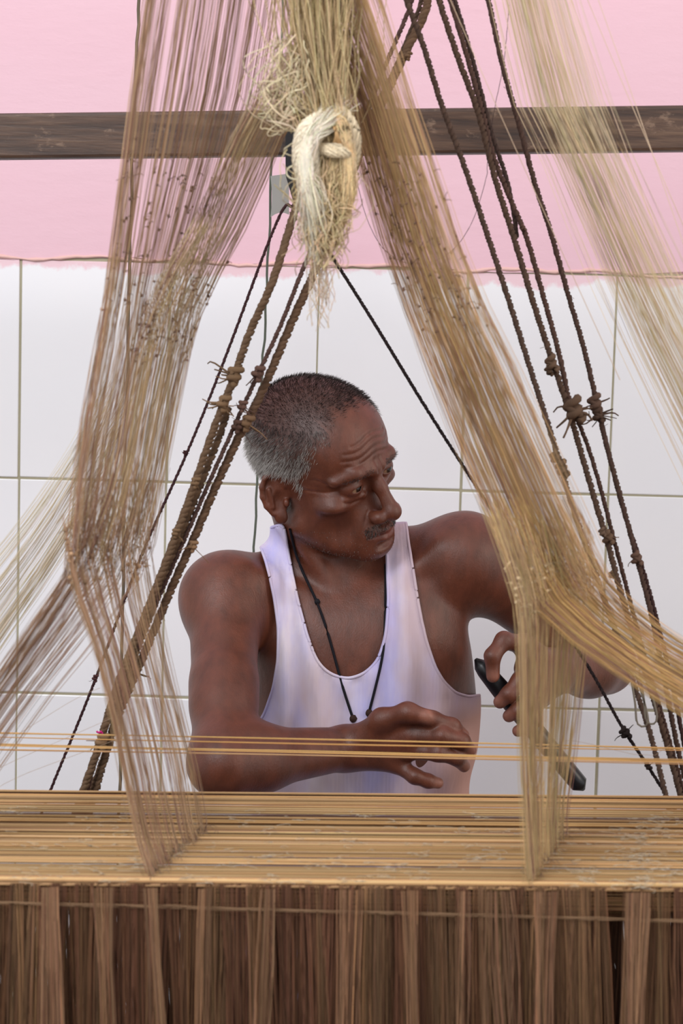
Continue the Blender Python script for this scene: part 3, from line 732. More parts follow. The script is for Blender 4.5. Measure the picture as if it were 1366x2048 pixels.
# --- bench the man sits on
bn = empty('bench'); tag(bn, 'low wooden bench under the seated man', 'bench')
sz = .372
box_mesh('seat', (HIP[0] - .30, 2.76, sz - .03), (HIP[0] + .30, 3.06, sz), M_BENCH, bn, .004)
for sx_ in (-1, 1):
    for yy in (2.80, 3.00): box_mesh('leg', (HIP[0] + sx_ * .26 - .02, yy - .02, 0), (HIP[0] + sx_ * .26 + .02, yy + .02, sz - .03), M_BENCH, bn, .003)

# --- black rod in his left hand
g = Geo()
a_, b_ = at(951, 1318, 2.742), at(1168, 1580, 2.742)
tt = np.linspace(0, 1, 24); P = a_ + tt[:, None] * (b_ - a_)
prof = np.interp(tt, [0, .02, .08, .25, .8, .96, .99, 1], [.002, .0075, .0105, .0125, .0115, .0112, .009, .002])
g.tubes(P, prof[None], lin(18, 17, 20), 12, cap=True)
rod = g.build('rod', M_BLACK); tag(rod, "black wooden rod gripped in the man's hand", 'rod')

# ------------------------------------------------------------------ warp sheet
def vary(base, n, s=.12, tone=None):
    c = np.tile(np.asarray(base), (n, 1)) * np.exp(rng.normal(0, s, (n, 1)))
    return c * np.exp(rng.normal(0, .04, (n, 3)))
NA, NB = at(0, 1766, 2.0), at(1366, 1779, 2.0)
FA, FB = at(0, 1578, 2.36), at(1366, 1591, 2.36)
def sheet(u, v, dz=0.0):
    """u: 0..1 across the frame, v: 0 near edge .. 1 far edge"""
    u = np.asarray(u, float)[..., None]; v = np.asarray(v, float)[..., None]
    P = (1 - v) * ((1 - u) * NA + u * NB) + v * ((1 - u) * FA + u * FB)
    P = P.copy(); P[..., 2] += dz; return P
warp = empty('warp_sheet'); tag(warp, 'golden sheet of warp yarn stretched level in front of the man', 'warp')
GOLD = [lin(184, 147, 99), lin(170, 132, 86), lin(192, 159, 112), lin(118, 82, 54), lin(178, 143, 100)]
U = np.linspace(-.75, 1.75, 9)
NBAND = 84
for i in range(NBAND):
    v0 = i / NBAND; wv = 1.0 / NBAND
    dark = random.random() < .13
    nth = random.choice([6, 7, 8]) if not dark else 4
    base = (GOLD[[0, 1, 2, 4][rng.integers(4)]] if not dark else GOLD[3]) * np.exp(rng.normal(0, .09))
    vs = v0 + wv * rng.random(nth) * (1.05 if not dark else .5)
    zj = rng.normal(0, .0012) - (.002 if dark else 0) + rng.normal(0, .0006, nth)
    P = np.stack([sheet(U, np.full(9, v) + rng.normal(0, .0016, 9), z_) for v, z_ in zip(vs, zj)])
    g = Geo(); g.tubes(P, rng.uniform(.00030, .00056, nth), vary(base, nth, .17), 4)
    g.build('yarn_band', M_SILK, warp)
# under-layer: second sheet just below, seen through the gaps
for i in range(14):
    v0 = .04 + .93 * i / 14; nth = 12
    vs = v0 + rng.random(nth) * .06
    P = np.stack([sheet(U, np.full(9, v), -.022 + rng.normal(0, .002)) for v in vs])
    g = Geo(); g.tubes(P, .0005, vary(lin(150, 112, 72), nth, .2), 3); g.build('lower_yarn_band', M_SILK, warp)
# raised yarns crossing in front of the forearm
def raised(ya, yb, Yd, n, spread, col):
    P = np.stack([spline([at(-160, ya - 3, Yd) + np.array([0, 0, s]), at(0, ya, Yd) + np.array([0, 0, s]), at(683, (ya + yb) / 2 + q, Yd) + np.array([0, 0, s * .5]), at(1366, yb, Yd) + np.array([0, 0, s * 1.3]), at(1540, yb + 4, Yd)], 24) for s, q in zip(rng.normal(0, spread, n), rng.normal(0, 1.5, n))])
    g = Geo(); g.tubes(P, rng.uniform(.00038, .00055, n), vary(col, n, .12), 4); return g.build('raised_yarn', M_SILK, warp)
raised(1466, 1497, 2.33, 4, .0006, lin(206, 160, 98)); raised(1476, 1503, 2.35, 2, .0005, lin(196, 150, 92))
raised(1490, 1522, 2.31, 5, .0006, lin(216, 174, 110)); raised(1499, 1527, 2.34, 2, .0005, lin(186, 150, 108))
g = Geo()
for (xa, ya, xb, yb) in ((30, 1472, 150, 1398), (10, 1530, 215, 1440), (40, 1552, 205, 1490), (1130, 1480, 1290, 1512)):
    P = spline([at(xa - 60, ya + 34, 2.3), at(xa, ya, 2.3), at(xb, yb, 2.3), at(xb + 50, yb - 22, 2.3)], 8); g.tubes(P, .00022, lin(176, 150, 124), 3)
o = g.build('stray_yarn', M_SILK, warp); tag(o, 'hair-fine stray yarns', kind='stuff')
# lint
g = Geo()
for i in range(150):
    if i < 45: u_, v_ = rng.normal(.945, .02), rng.random() * .7
    else: u_, v_ = rng.random(), rng.random() ** 1.3 * .72
    c = sheet(u_, v_, .0025); k = rng.integers(2, 6)
    for _ in range(k):
        st = rng.normal(0, .006, 3) * [1.6, 1, .25]; t = np.linspace(0, 1, 8)[:, None]
        P = c + st + np.concatenate([.010 * rng.normal(0, 1) * t + .004 * np.sin(t * rng.uniform(3, 9) + rng.uniform(0, 6)), .006 * rng.normal(0, 1) * t + .003 * np.cos(t * rng.uniform(3, 9)), .002 * np.abs(np.sin(t * 3))], 1)
        g.tubes(P, .00022, lin(196, 182, 158), 3)
for (ua, va, ub, vb) in ((.219, .06, .304, .55), (.773, .02, .828, .55)):
    for k in range(70):
        f = rng.random(); c = sheet(ua + (ub - ua) * f + rng.normal(0, .006), va + (vb - va) * f + rng.normal(0, .02), .0028)
        t = np.linspace(0, 1, 6)[:, None]; P = c + np.concatenate([.006 * rng.normal(0, 1) * t, .005 * rng.normal(0, 1) * t + .002 * np.sin(t * 5), .003 * np.sin(t * 3)], 1)
        g.tubes(P, .00026, lin(122, 100, 84), 3)
o = g.build('lint', M_YARN, warp); tag(o, 'pale lint caught on the yarn', kind='stuff')

# ------------------------------------------------------------------ hanging curtain of cords below the sheet
cur = empty('cord_curtain'); tag(cur, 'brown curtain of hanging loom cords below the golden warp', 'cords')
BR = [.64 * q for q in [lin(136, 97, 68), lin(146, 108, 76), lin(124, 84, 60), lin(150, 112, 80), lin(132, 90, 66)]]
def curtain_bundle(xa, xb, wpx, Y, n, base, name, yb=2420, r=.00042):
    t = rng.random(n) - .5
    e = rng.normal(0, .16, n)
    ys = [1772, 1830, 1930, 2150, yb]
    P = np.stack([np.stack([at(xa + (xb - xa) * ((y - 1772) / 380) + wpx * tt * (1 + .25 * math.sin(y * .01 + xa)) + wpx * ee * ((y - 1772) / 380) ** 1.5, y + (-6 if y < 1780 else 0), Y + .004 * tt) for y in ys]) for tt, ee in zip(t, e)])
    z0 = (NA[2] + (NB[2] - NA[2]) * (xa / 1366)) - .001
    P[:, 0, 2] = np.minimum(P[:, 0, 2], z0 + .002)
    g = Geo(); g.tubes(P, rng.uniform(r * .7, r * 1.3, n), vary(base, n, .34), 3); return g.build(name, M_YARN, cur)
x = -130.0
while x < 1500:
    wpx = rng.uniform(16, 30)
    k = rng.random()
    skip = 1215 < x < 1250 or 1335 < x < 1352
    if not skip:
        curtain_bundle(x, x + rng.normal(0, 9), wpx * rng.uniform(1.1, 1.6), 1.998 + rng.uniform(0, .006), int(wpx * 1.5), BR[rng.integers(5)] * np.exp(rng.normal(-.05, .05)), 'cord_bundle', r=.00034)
    x += wpx * rng.uniform(.75, 1.15)
x = -130.0
while x < 1500:
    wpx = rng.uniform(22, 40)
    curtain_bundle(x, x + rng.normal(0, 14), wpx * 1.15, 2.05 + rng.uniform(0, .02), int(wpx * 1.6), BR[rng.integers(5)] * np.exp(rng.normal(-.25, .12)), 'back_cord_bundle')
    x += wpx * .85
x = -160.0
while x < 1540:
    curtain_bundle(x, x + rng.normal(0, 6), 60, 2.16 + rng.uniform(0, .03), 110, lin(66, 42, 34), 'dark_backing_bundle', r=.0005); x += 44  # added dark cord layer: darkens the gaps and blocks the bright wall
for (xa, xb, wpx, n) in ((100, 104, 44, 60), (1278, 1262, 40, 70), (1236, 1262, 16, 0), (300, 318, 34, 30), (1090, 1085, 40, 30), (820, 826, 30, 24), (535, 520, 30, 20), (410, 400, 26, 14), (1000, 1010, 60, 30), (700, 690, 50, 24), (205, 215, 40, 24), (930, 922, 30, 14)):
    if n: curtain_bundle(xa, xb, wpx, 1.985, n, lin(134, 100, 74), 'light_cord_bundle')
g = Geo()
for q in range(3):
    P = np.stack([at(x_, 1803 + 37 * x_ / 1366 + rng.normal(0, .6) + q * 2.2, 1.994 + .002 * q) for x_ in np.linspace(-200, 1560, 40)]); g.tubes(P, .0004, lin(140, 110, 82), 4)
g.build('cross_cord', M_YARN, cur)
P = np.stack([np.stack([at(x_, 1785 + 12 * x_ / 1366 + k * 5, 2.03 + .004 * k) for x_ in np.linspace(-200, 1560, 14)]) for k in range(9)])
g = Geo(); g.tubes(P, .0006, vary(lin(150, 112, 74), 9, .2), 4); g.build('lower_yarn', M_YARN, cur)

# ------------------------------------------------------------------ harnesses: fans of fine cords
def fan(name, parent, st, n, base, r=.0004, clump=0, sm=.18, jit=.004, rings=12, dens=None, material=None, tonef=None, pieces=1, lab=None, ej=.032, ej1=1.0):
    """st: stations ((xA,yA,YA),(xB,yB,YB)); a cord at parameter t runs through lerp(A,B,t) of every station. Returns the cord polylines."""
    if dens is None: t = rng.random(n)
    else:
        x_ = np.linspace(0, 1, 200); cdf = np.cumsum(np.interp(x_, np.linspace(0, 1, len(dens)), dens)); t = np.interp(rng.random(n) * cdf[-1], cdf, x_)
    if clump:
        cc = np.sort(rng.random(clump)); k = np.argmin(np.abs(t[:, None] - cc), 1); t = t + (cc[k] - t) * rng.uniform(.55, .96, n) + rng.normal(0, .005, n)
    st = list(st)
    if st[0][0][1] < 0:                       # the cords go on upward out of the picture
        ext = lambda a_, b_: tuple(np.array(a_) + 2.2 * (np.array(a_) - np.array(b_)) * [abs(120 / (b_[1] - a_[1]))] * np.array([1, 1, 1]))
        st = [(ext(st[0][0], st[1][0]), ext(st[0][1], st[1][1]))] + st
    A = np.stack([at(*s[0]) for s in st]); B = np.stack([at(*s[1]) for s in st])
    sgn = rng.normal(0, 1, (n, 1, 3)) * jit
    P = A + (B - A) * t[:, None, None] + sgn * np.linspace(.6, 1, len(st))[:, None] + rng.normal(0, jit * .35, (n, len(st), 3))
    tg0 = P[:, 0] - P[:, 1]; tg1 = P[:, -1] - P[:, -2]
    P[:, 0] += tg0 / np.linalg.norm(tg0, axis=1, keepdims=True) * rng.uniform(-ej, ej, (n, 1)); P[:, -1] += tg1 / np.linalg.norm(tg1, axis=1, keepdims=True) * rng.uniform(-ej, ej, (n, 1)) * ej1
    P = spline(P, rings)
    col = vary(base, n, sm)
    pk_ = rng.random(n); pale = name in ('pale_side_cords', 'cord_strand')
    if not pale: col[pk_ < .17] = vary(lin(146, 104, 88), int((pk_ < .17).sum()), .15); col[pk_ > .88] *= 1.3
    if tonef is not None: col = col * tonef(t)[:, None]
    rr = rng.uniform(r * .7, r * 1.35, n)
    order = np.argsort(t); out = []
    for ch in np.array_split(order, pieces):
        g = Geo(); g.tubes(P[ch], rr[ch], col[ch], 3); o = g.build(name, material or M_SILK, parent)
        if lab: o['label'] = lab
    return P
def knots(name, parent, P, count, f0, f1, col, size=.0016, lab=None):
    g = Geo(); n = P.shape[1]
    for i in range(count):
        p = P[rng.integers(len(P))]; f = rng.uniform(f0, f1) * (n - 1); k = int(f); c = p[k] + (f - k) * (p[min(k + 1, n - 1)] - p[k])
        cc = col * np.exp(rng.normal(0, .25)); g.blob(c, size * rng.uniform(.6, 1.3), cc, i, .5)
        d = np.array([rng.normal(0, 1) + .5, rng.normal(0, .4), rng.normal(0, .6)]) ; d /= np.linalg.norm(d)
        L_ = rng.uniform(.003, .008); tt = np.linspace(0, 1, 4)[:, None]
        g.tubes(c + d * tt * L_ + np.array([0, 0, .001]) * np.sin(tt * 3), .0004, cc, 3)
    o = g.build(name, M_YARN, parent); tag(o, lab, kind='stuff'); return o
TAN = lin(172, 140, 106); MAUVE = lin(164, 132, 118); KN = lin(124, 96, 80)
hl_ = empty('harness_cords'); tag(hl_, 'beige harness cords hanging on the left, pinched at a waist above the warp', 'harness', 'figure harnesses of the loom')
P1 = fan('upper_cords', hl_, [((285, -70, 2.12), (570, -70, 2.34)), ((243, 220, 2.11), (520, 220, 2.32)), ((206, 560, 2.10), (405, 560, 2.30)), ((180, 720, 2.09), (375, 720, 2.29)), ((150, 900, 2.08), (335, 900, 2.27)), ((133, 1095, 2.07), (300, 1095, 2.25))],
     290, TAN, .00024, clump=26, pieces=14, jit=.0035, dens=[1.5, 1.2, 1, 1.1, 1, .9, .8, .6])
P2 = fan('slanting_cords', hl_, [((560, 120, 2.20), (680, 110, 2.30)), ((490, 225, 2.19), (596, 225, 2.30)), ((395, 430, 2.18), (505, 430, 2.29)), ((300, 600, 2.17), (420, 600, 2.28)), ((260, 720, 2.15), (378, 720, 2.27)), ((225, 930, 2.12), (335, 930, 2.25)), ((170, 1095, 2.10), (295, 1095, 2.24))],
     140, lin(190, 164, 126), .00024, clump=16, pieces=7, jit=.003)
knots('cord_knots', hl_, np.concatenate([P1, P2]), 170, .42, .66, KN, .0013, 'tiny dark knots on the cords')
P3 = fan('lower_cords', hl_, [((133, 1095, 2.07), (300, 1095, 2.25)), ((150, 1180, 2.065), (315, 1190, 2.24)), ((200, 1330, 2.055), (342, 1330, 2.23)), ((240, 1505, 2.045), (388, 1510, 2.215)), ((272, 1665, 2.035), (408, 1620, 2.205)), ((300, 1752, 2.022), (414, 1668, 2.19))],
     180, lin(168, 134, 100), .00027, clump=18, ej1=.1, pieces=9, jit=.0028, dens=[2.6, 1.3, .7, .7, .8, .9, .9, .8])
P4 = fan('side_cords', hl_, [((180, 985, 2.09), (330, 1000, 2.26)), ((140, 1120, 2.08), (300, 1120, 2.25)), ((75, 1225, 2.08), (210, 1262, 2.24)), ((-60, 1425, 2.08), (70, 1440, 2.22)), ((-330, 1840, 2.08), (-220, 1860, 2.2))],
     150, lin(150, 118, 92), .00025, clump=14, pieces=7, jit=.003, dens=[2.6, 2.2, 1.2, .7, .5, .4, .3])
P5 = fan('pale_side_cords', hl_, [((205, 770, 2.36), (240, 860, 2.40)), ((170, 850, 2.36), (205, 960, 2.40)), ((85, 985, 2.35), (120, 1120, 2.40)), ((-30, 1130, 2.34), (-20, 1330, 2.40)), ((-300, 1440, 2.33), (-290, 1740, 2.40))],
     130, lin(214, 198, 164), .0002, clump=0, pieces=5, jit=.003)
knots('heddle_loops', hl_, P3, 60, .0, .06, lin(150, 120, 92), .0018, 'small heddle loops at the waist')
hr_ = empty('harness_cords'); tag(hr_, 'golden harness cords sloping past the raised arm, dropping to the warp on the right', 'harness', 'figure harnesses of the loom')
Q1 = fan('upper_cords', hr_, [((575, -70, 2.30), (745, -70, 2.16)), ((690, 215, 2.29), (832, 215, 2.15)), ((735, 400, 2.28), (905, 430, 2.14)), ((790, 560, 2.27), (950, 560, 2.13)), ((850, 720, 2.26), (1018, 700, 2.12)), ((945, 960, 2.22), (1130, 950, 2.10)), ((1030, 1150, 2.2), (1215, 1130, 2.08))],
     420, lin(176, 142, 98), .00025, clump=26, pieces=16, jit=.0036, dens=[.5, .7, 1.1, 1.4, 1.4, 1.3, 1.1, .7, .35])
knots('cord_knots', hr_, Q1, 150, .42, .68, KN, .0013, 'tiny dark knots on the cords')
Q2 = fan('lower_cords', hr_, [((985, 1075, 2.03), (1185, 1095, 2.2)), ((1028, 1200, 2.025), (1190, 1180, 2.2)), ((1036, 1330, 2.022), (1176, 1300, 2.2)), ((1040, 1500, 2.018), (1152, 1500, 2.2)), ((1048, 1640, 2.012), (1136, 1600, 2.195)), ((1056, 1768, 2.005), (1130, 1664, 2.19))],
     250, lin(182, 154, 110), .00027, clump=40, ej1=.1, pieces=8, jit=.0026, dens=[1.2, 2.4, 1.2, .8, .9, .9, .8, .5, .3])
Q3 = fan('side_cords', hr_, [((975, 1045, 2.06), (1165, 1050, 2.2)), ((1062, 1212, 2.06), (1215, 1150, 2.2)), ((1205, 1330, 2.06), (1310, 1240, 2.2)), ((1400, 1455, 2.06), (1420, 1310, 2.2)), ((1760, 1660, 2.06), (1760, 1490, 2.2))],
     320, lin(192, 156, 100), .00026, clump=38, pieces=10, jit=.003, dens=[.7, 1.2, 1.5, 1.4, 1.2, .9, .4])
knots('heddle_loops', hr_, Q2, 90, .08, .24, lin(190, 166, 130), .0013, 'pale heddle loops at the waist')
pr_ = empty('pale_cords'); tag(pr_, 'pale cream cords fanning across the upper right corner over the beam', 'harness')
Q4 = fan('cord_strand', pr_, [((965, -70, 2.3), (1150, -70, 2.2)), ((1030, 215, 2.3), (1240, 215, 2.2)), ((1075, 300, 2.3), (1275, 300, 2.2)), ((1165, 515, 2.3), (1375, 515, 2.2)), ((1245, 700, 2.3), (1480, 720, 2.2)), ((1400, 1020, 2.3), (1680, 1080, 2.2))],
     190, lin(214, 194, 156), .00023, clump=48, pieces=10, jit=.003, dens=[.35, .5, 1.6, 1.3, 1.6, 1.2, .5, .2, .1], sm=.1)
g = Geo()
for (xa, xb) in ((1205, 1460), (1150, 1420), (1180, 1500), (905, 1240)):
    P = np.stack([spline([at(xa - 30, -60, 2.25), at(xa + (xb - xa) * .3, 240, 2.25), at(xb, 760, 2.25)], 10)]); g.tubes(P, .0004, lin(216, 190, 160), 3)
g.build('stray_thread', M_SILK, pr_)

# ------------------------------------------------------------------ ropes
RB = lin(92, 72, 60)
def rope(label, px, width, base=RB, knots_=(), strands=3, pitch=.019, group='tie-up ropes of the loom', fuzz=0):
    """px: list of (x,y,Y); width in pixels of the photograph"""
    if px[0][1] < 0:
        q0, q1 = np.array(px[0], float), np.array(px[2], float); px = [tuple(q0 + (q0 - q1) * 250 / (q1[1] - q0[1]))] + list(px)
    P0 = np.array([at(*q) for q in px]); Lr = np.linalg.norm(np.diff(P0, axis=0), axis=1).sum()
    n = max(int(Lr / .0024), 12); P = spline(P0, n)
    P += .0009 * np.stack([np.sin(np.arange(n) * .043 + px[0][0]), np.zeros(n), np.zeros(n)], 1)
    W = width / F_PX * P0[:, 1].mean(); s = np.arange(n) * Lr / n
    t = np.gradient(P, axis=0); t /= np.linalg.norm(t, axis=1, keepdims=True); u = np.cross(t, [0, 1, 0]); u /= np.linalg.norm(u, axis=1, keepdims=True); v_ = np.cross(t, u)
    th = tag(empty('rope'), label, 'rope', group)
    g = Geo(); rs = W * .33
    for k in range(strands):
        ph = s / pitch * 2 * np.pi + k * 2 * np.pi / strands
        g.tubes(P + (W * .17) * (np.cos(ph)[:, None] * u + np.sin(ph)[:, None] * v_), rs * (1 + .10 * np.sin(np.arange(n) * .031 + k * 2))[None], base * np.exp(rng.normal(0, .14)), 6)
    if fuzz:
        for _ in range(fuzz):
            k = rng.integers(0, n); d = rng.normal(0, 1, 3) * [1, .5, 1]; d /= np.linalg.norm(d); tt = np.linspace(0, 1, 4)[:, None]
            g.tubes(P[k] + d * tt * rng.uniform(.004, .009), .00028, base * 1.3, 3)
    g.build('twisted_strands', M_ROPE, th)
    for (kx, ky, kY, size, tails) in knots_:
        rope_knot(th, at(kx, ky, kY), size / F_PX * kY, tails, t[np.argmin(np.linalg.norm(P - at(kx, ky, kY), axis=1))], base)
    return th
def rope_knot(parent, c, W, tails, ax, base):
    """a wrapped overhand knot: three turns round the rope, a crossing turn and frayed tails"""
    g = Geo(); ax = ax / np.linalg.norm(ax); u = np.cross(ax, [0, 1, 0]); u /= np.linalg.norm(u); v_ = np.cross(ax, u)
    a_ = np.linspace(0, 2 * np.pi * 2.2, 46); R = W * .30 * (1 + .25 * np.sin(a_ * 1.7 + W * 900))[:, None]
    P = c + (a_ / a_[-1] - .5)[:, None] * ax * W * 1.15 + R * (np.cos(a_)[:, None] * u + np.sin(a_)[:, None] * v_)
    col = base * np.exp(rng.normal(.25, .15)) * np.array([1, 1, .92])
    g.tubes(P, W * .22, col, 7, cap=True)
    a_ = np.linspace(0, 2 * np.pi, 20); P = c + W * .36 * (np.cos(a_)[:, None] * (u * .8 + ax * .9) + np.sin(a_)[:, None] * v_); g.tubes(P, W * .17, col * .85, 6)
    g.blob(c, (W * .40, W * .36, W * .46), col * .85, 2, .5)
    for k in range(tails):
        d = u * rng.choice([-1, 1]) * rng.uniform(.3, 1.2) - np.array([0, 0, 1]) * rng.uniform(-.2, .9) + v_ * rng.normal(0, .3); L_ = W * rng.uniform(.8, 2.0)
        tt = np.linspace(0, 1, 6)[:, None]; side = rng.normal(0, 1, 3)
        g.tubes(c + d * tt * L_ + side * W * .25 * np.sin(tt * 3) * tt, (W * rng.uniform(.05, .10) * np.linspace(1, .5, 6))[None], col * rng.uniform(.7, 1.3), 4)
    g.build('knot', M_ROPE, parent)
YR = 2.46
rope('thick brown rope falling left from the bracket to the largest knot beside the head', [(602, 395, 2.52), (590, 425, 2.5), (545, 560, YR), (500, 660, YR), (474, 735, YR), (455, 790, YR), (432, 850, YR), (385, 985, YR), (335, 1115, YR), (285, 1240, YR), (235, 1370, YR), (200, 1490, YR), (165, 1590, YR), (120, 1720, YR)], 18,
     lin(112, 88, 68), [(468, 752, YR - .006, 30, 5), (446, 806, YR - .006, 26, 9), (390, 965, YR - .004, 17, 1), (350, 1066, YR - .004, 15, 2), (203, 1482, YR - .004, 26, 4)], fuzz=30)
rope('rope strand doubled along the left edge of the thick knotted rope', [(458, 815, YR + .012), (440, 870, YR + .012), (392, 990, YR + .012), (348, 1107, YR + .012), (300, 1235, YR + .012), (250, 1375, YR + .012), (216, 1490, YR + .012), (188, 1590, YR + .012), (150, 1720, YR + .012)], 16, lin(104, 82, 64))
rope('brown rope from the beam crossing passing nearest the back of the head', [(872, -60, 2.56), (850, 25, 2.55), (815, 95, 2.54), (765, 200, 2.52), (722, 300, 2.5), (690, 390, 2.49), (636, 530, 2.48), (585, 640, 2.48), (535, 755, 2.48), (500, 830, 2.48), (478, 872, 2.48), (432, 975, 2.48), (388, 1080, 2.48), (342, 1180, 2.48), (290, 1300, 2.48), (240, 1420, 2.48), (205, 1530, 2.48), (180, 1600, 2.48), (140, 1720, 2.48)], 19,
     lin(104, 80, 62), [(492, 845, 2.468, 26, 3), (816, 112, 2.53, 13, 1), (385, 1092, 2.474, 18, 2), (272, 1345, 2.474, 18, 3)], fuzz=25)
rope('thinner dark rope running just left of the one at the head', [(838, -60, 2.545), (820, 10, 2.54), (770, 130, 2.53), (735, 220, 2.51), (700, 310, 2.5), (660, 420, 2.49), (607, 535, 2.47), (560, 650, 2.47), (520, 738, 2.47), (488, 810, 2.47), (462, 870, 2.47), (420, 965, 2.47), (378, 1060, 2.47), (330, 1165, 2.47), (280, 1280, 2.47), (226, 1420, 2.47), (190, 1530, 2.47), (150, 1680, 2.47)], 10,
     lin(84, 62, 56), [(516, 746, 2.46, 24, 2), (484, 812, 2.464, 18, 8), (474, 852, 2.464, 20, 4)], fuzz=18)
rope('third rope of the crossing trio above the beam', [(855, -60, 2.57), (838, 20, 2.56), (790, 140, 2.55), (752, 215, 2.53), (712, 310, 2.52), (690, 370, 2.52), (668, 440, 2.51), (640, 500, 2.51), (628, 532, 2.51)], 10, lin(96, 76, 64), [], fuzz=10)
rope('thin straight maroon cord slanting left behind the hanging cords', [(606, 380, 2.60), (585, 412, 2.6), (560, 432, 2.6), (470, 665, 2.6), (372, 908, 2.6), (285, 1110, 2.6), (192, 1352, 2.6), (110, 1560, 2.6), (60, 1690, 2.6)], 7, lin(70, 44, 46), [(190, 1356, 2.59, 12, 1), (369, 905, 2.594, 7, 2)], pitch=.012)
rope('black cord running down to the right from the frayed tassel behind the arm threads', [(597, 410, 2.56), (640, 480, 2.55), (665, 517, 2.54), (760, 665, 2.52), (850, 810, 2.50), (925, 930, 2.50), (1000, 1050, 2.50), (1090, 1195, 2.50), (1185, 1345, 2.50), (1245, 1455, 2.50), (1290, 1525, 2.5), (1332, 1592, 2.5), (1400, 1700, 2.5)], 8, lin(48, 38, 38), [(1250, 1466, 2.494, 20, 2), (1296, 1533, 2.496, 13, 1)], pitch=.012)
YG = 2.44
rope('leftmost rope of the right-hand set, knotted beside the arm cords', [(800, -40, YG), (818, 15, YG), (845, 90, YG), (882, 210, YG), (930, 335, YG), (975, 465, YG), (1015, 590, YG), (1060, 740, YG), (1113, 905, YG), (1145, 1010, YG), (1180, 1110, YG), (1215, 1215, YG), (1260, 1350, YG), (1300, 1470, YG), (1335, 1600, YG), (1370, 1720, YG)], 13, lin(88, 70, 60), [(1124, 938, YG - .006, 26, 1), (1110, 915, YG - .006, 20, 0), (1204, 1065, YG, 14, 1)])
rope('second rope of the right-hand set bearing a small double knot with two tails', [(866, -60, YG + .02), (880, 0, YG + .02), (918, 120, YG + .02), (955, 225, YG + .02), (990, 360, YG + .02), (1030, 480, YG + .02), (1070, 610, YG + .02), (1100, 705, YG + .02), (1135, 815, YG + .02), (1165, 920, YG + .02), (1195, 1020, YG + .02), (1216, 1085, YG + .02), (1245, 1190, YG + .02), (1290, 1340, YG + .02), (1330, 1480, YG + .02), (1362, 1600, YG + .02), (1390, 1710, YG + .02)], 14, lin(92, 72, 60), [(1103, 728, YG + .012, 26, 1), (1098, 742, YG + .012, 16, 2), (1148, 822, YG + .008, 40, 7), (1215, 1075, YG + .012, 22, 2)], fuzz=20)
rope('third rope of the right-hand set joining the biggest knot from above', [(880, -60, YG + .03), (902, 0, YG + .03), (935, 110, YG + .03), (965, 225, YG + .03), (985, 310, YG + .03), (1020, 400, YG + .03), (1054, 480, YG + .03), (1087, 590, YG + .03), (1118, 700, YG + .03), (1140, 805, YG + .03), (1152, 840, YG + .03)], 12, lin(88, 66, 58), [(1046, 455, YG + .024, 10, 2)])
rope('slack rope looping beside the third of the right-hand set over the beam', [(890, -60, YG + .035), (920, 30, YG + .035), (950, 130, YG + .035), (985, 270, YG + .035), (1010, 350, YG + .035), (1025, 420, YG + .035), (1032, 475, YG + .035)], 10, lin(76, 60, 54), [])
rope('rope doubled under the biggest knot of the right-hand set', [(1150, 830, YG + .028), (1172, 885, YG + .028), (1195, 960, YG + .028), (1222, 1060, YG + .028), (1250, 1160, YG + .028), (1285, 1290, YG + .028), (1335, 1470, YG + .028), (1375, 1620, YG + .028), (1395, 1710, YG + .028)], 10, lin(84, 62, 54), [(1222, 1150, YG + .02, 12, 0)])
rope('fourth rope of the right-hand set with a knotted tuft level with the biggest knot', [(960, -50, YG + .04), (975, 0, YG + .04), (1005, 130, YG + .04), (1040, 250, YG + .04), (1072, 370, YG + .04), (1100, 460, YG + .04), (1135, 590, YG + .04), (1165, 690, YG + .04), (1192, 795, YG + .04), (1212, 880, YG + .04), (1240, 985, YG + .04), (1272, 1112, YG + .04), (1300, 1225, YG + .04), (1335, 1390, YG + .04), (1358, 1500, YG + .04), (1392, 1640, YG + .04), (1405, 1720, YG + .04)], 12, lin(84, 64, 56), [(1190, 808, YG + .034, 28, 3), (1196, 830, YG + .034, 24, 9), (1273, 1117, YG + .034, 22, 1)], fuzz=14)
rope('rope doubled beneath the tufted knot at the far right', [(1196, 820, YG + .046), (1222, 925, YG + .046), (1248, 1020, YG + .046), (1280, 1115, YG + .046), (1310, 1225, YG + .046), (1345, 1380, YG + .046), (1376, 1530, YG + .046), (1400, 1650, YG + .046)], 10, lin(76, 54, 52), [])
# wire loop hooks low on the right
for i, (xa, ya) in enumerate(((1282, 1445), (1300, 1440))):
    P = spline([at(xa - 22, ya - 100, 2.42), at(xa - 12, ya - 40, 2.42), at(xa - 8, ya, 2.42), at(xa + 6, ya + 8, 2.42), at(xa + 14, ya - 6, 2.42), at(xa + 4, ya - 50, 2.42), at(xa - 12, ya - 100, 2.42)], 30)
    g = Geo(); g.tubes(P, .0012, lin(120, 112, 100), 6); o = g.build('wire_loop', M_STR)
    tag(o, ('grey wire loop hooked low among the right-hand ropes, the left one' if i == 0 else 'grey wire loop hooked low among the right-hand ropes, the right one'), 'wire', 'wire loops on the right-hand ropes')
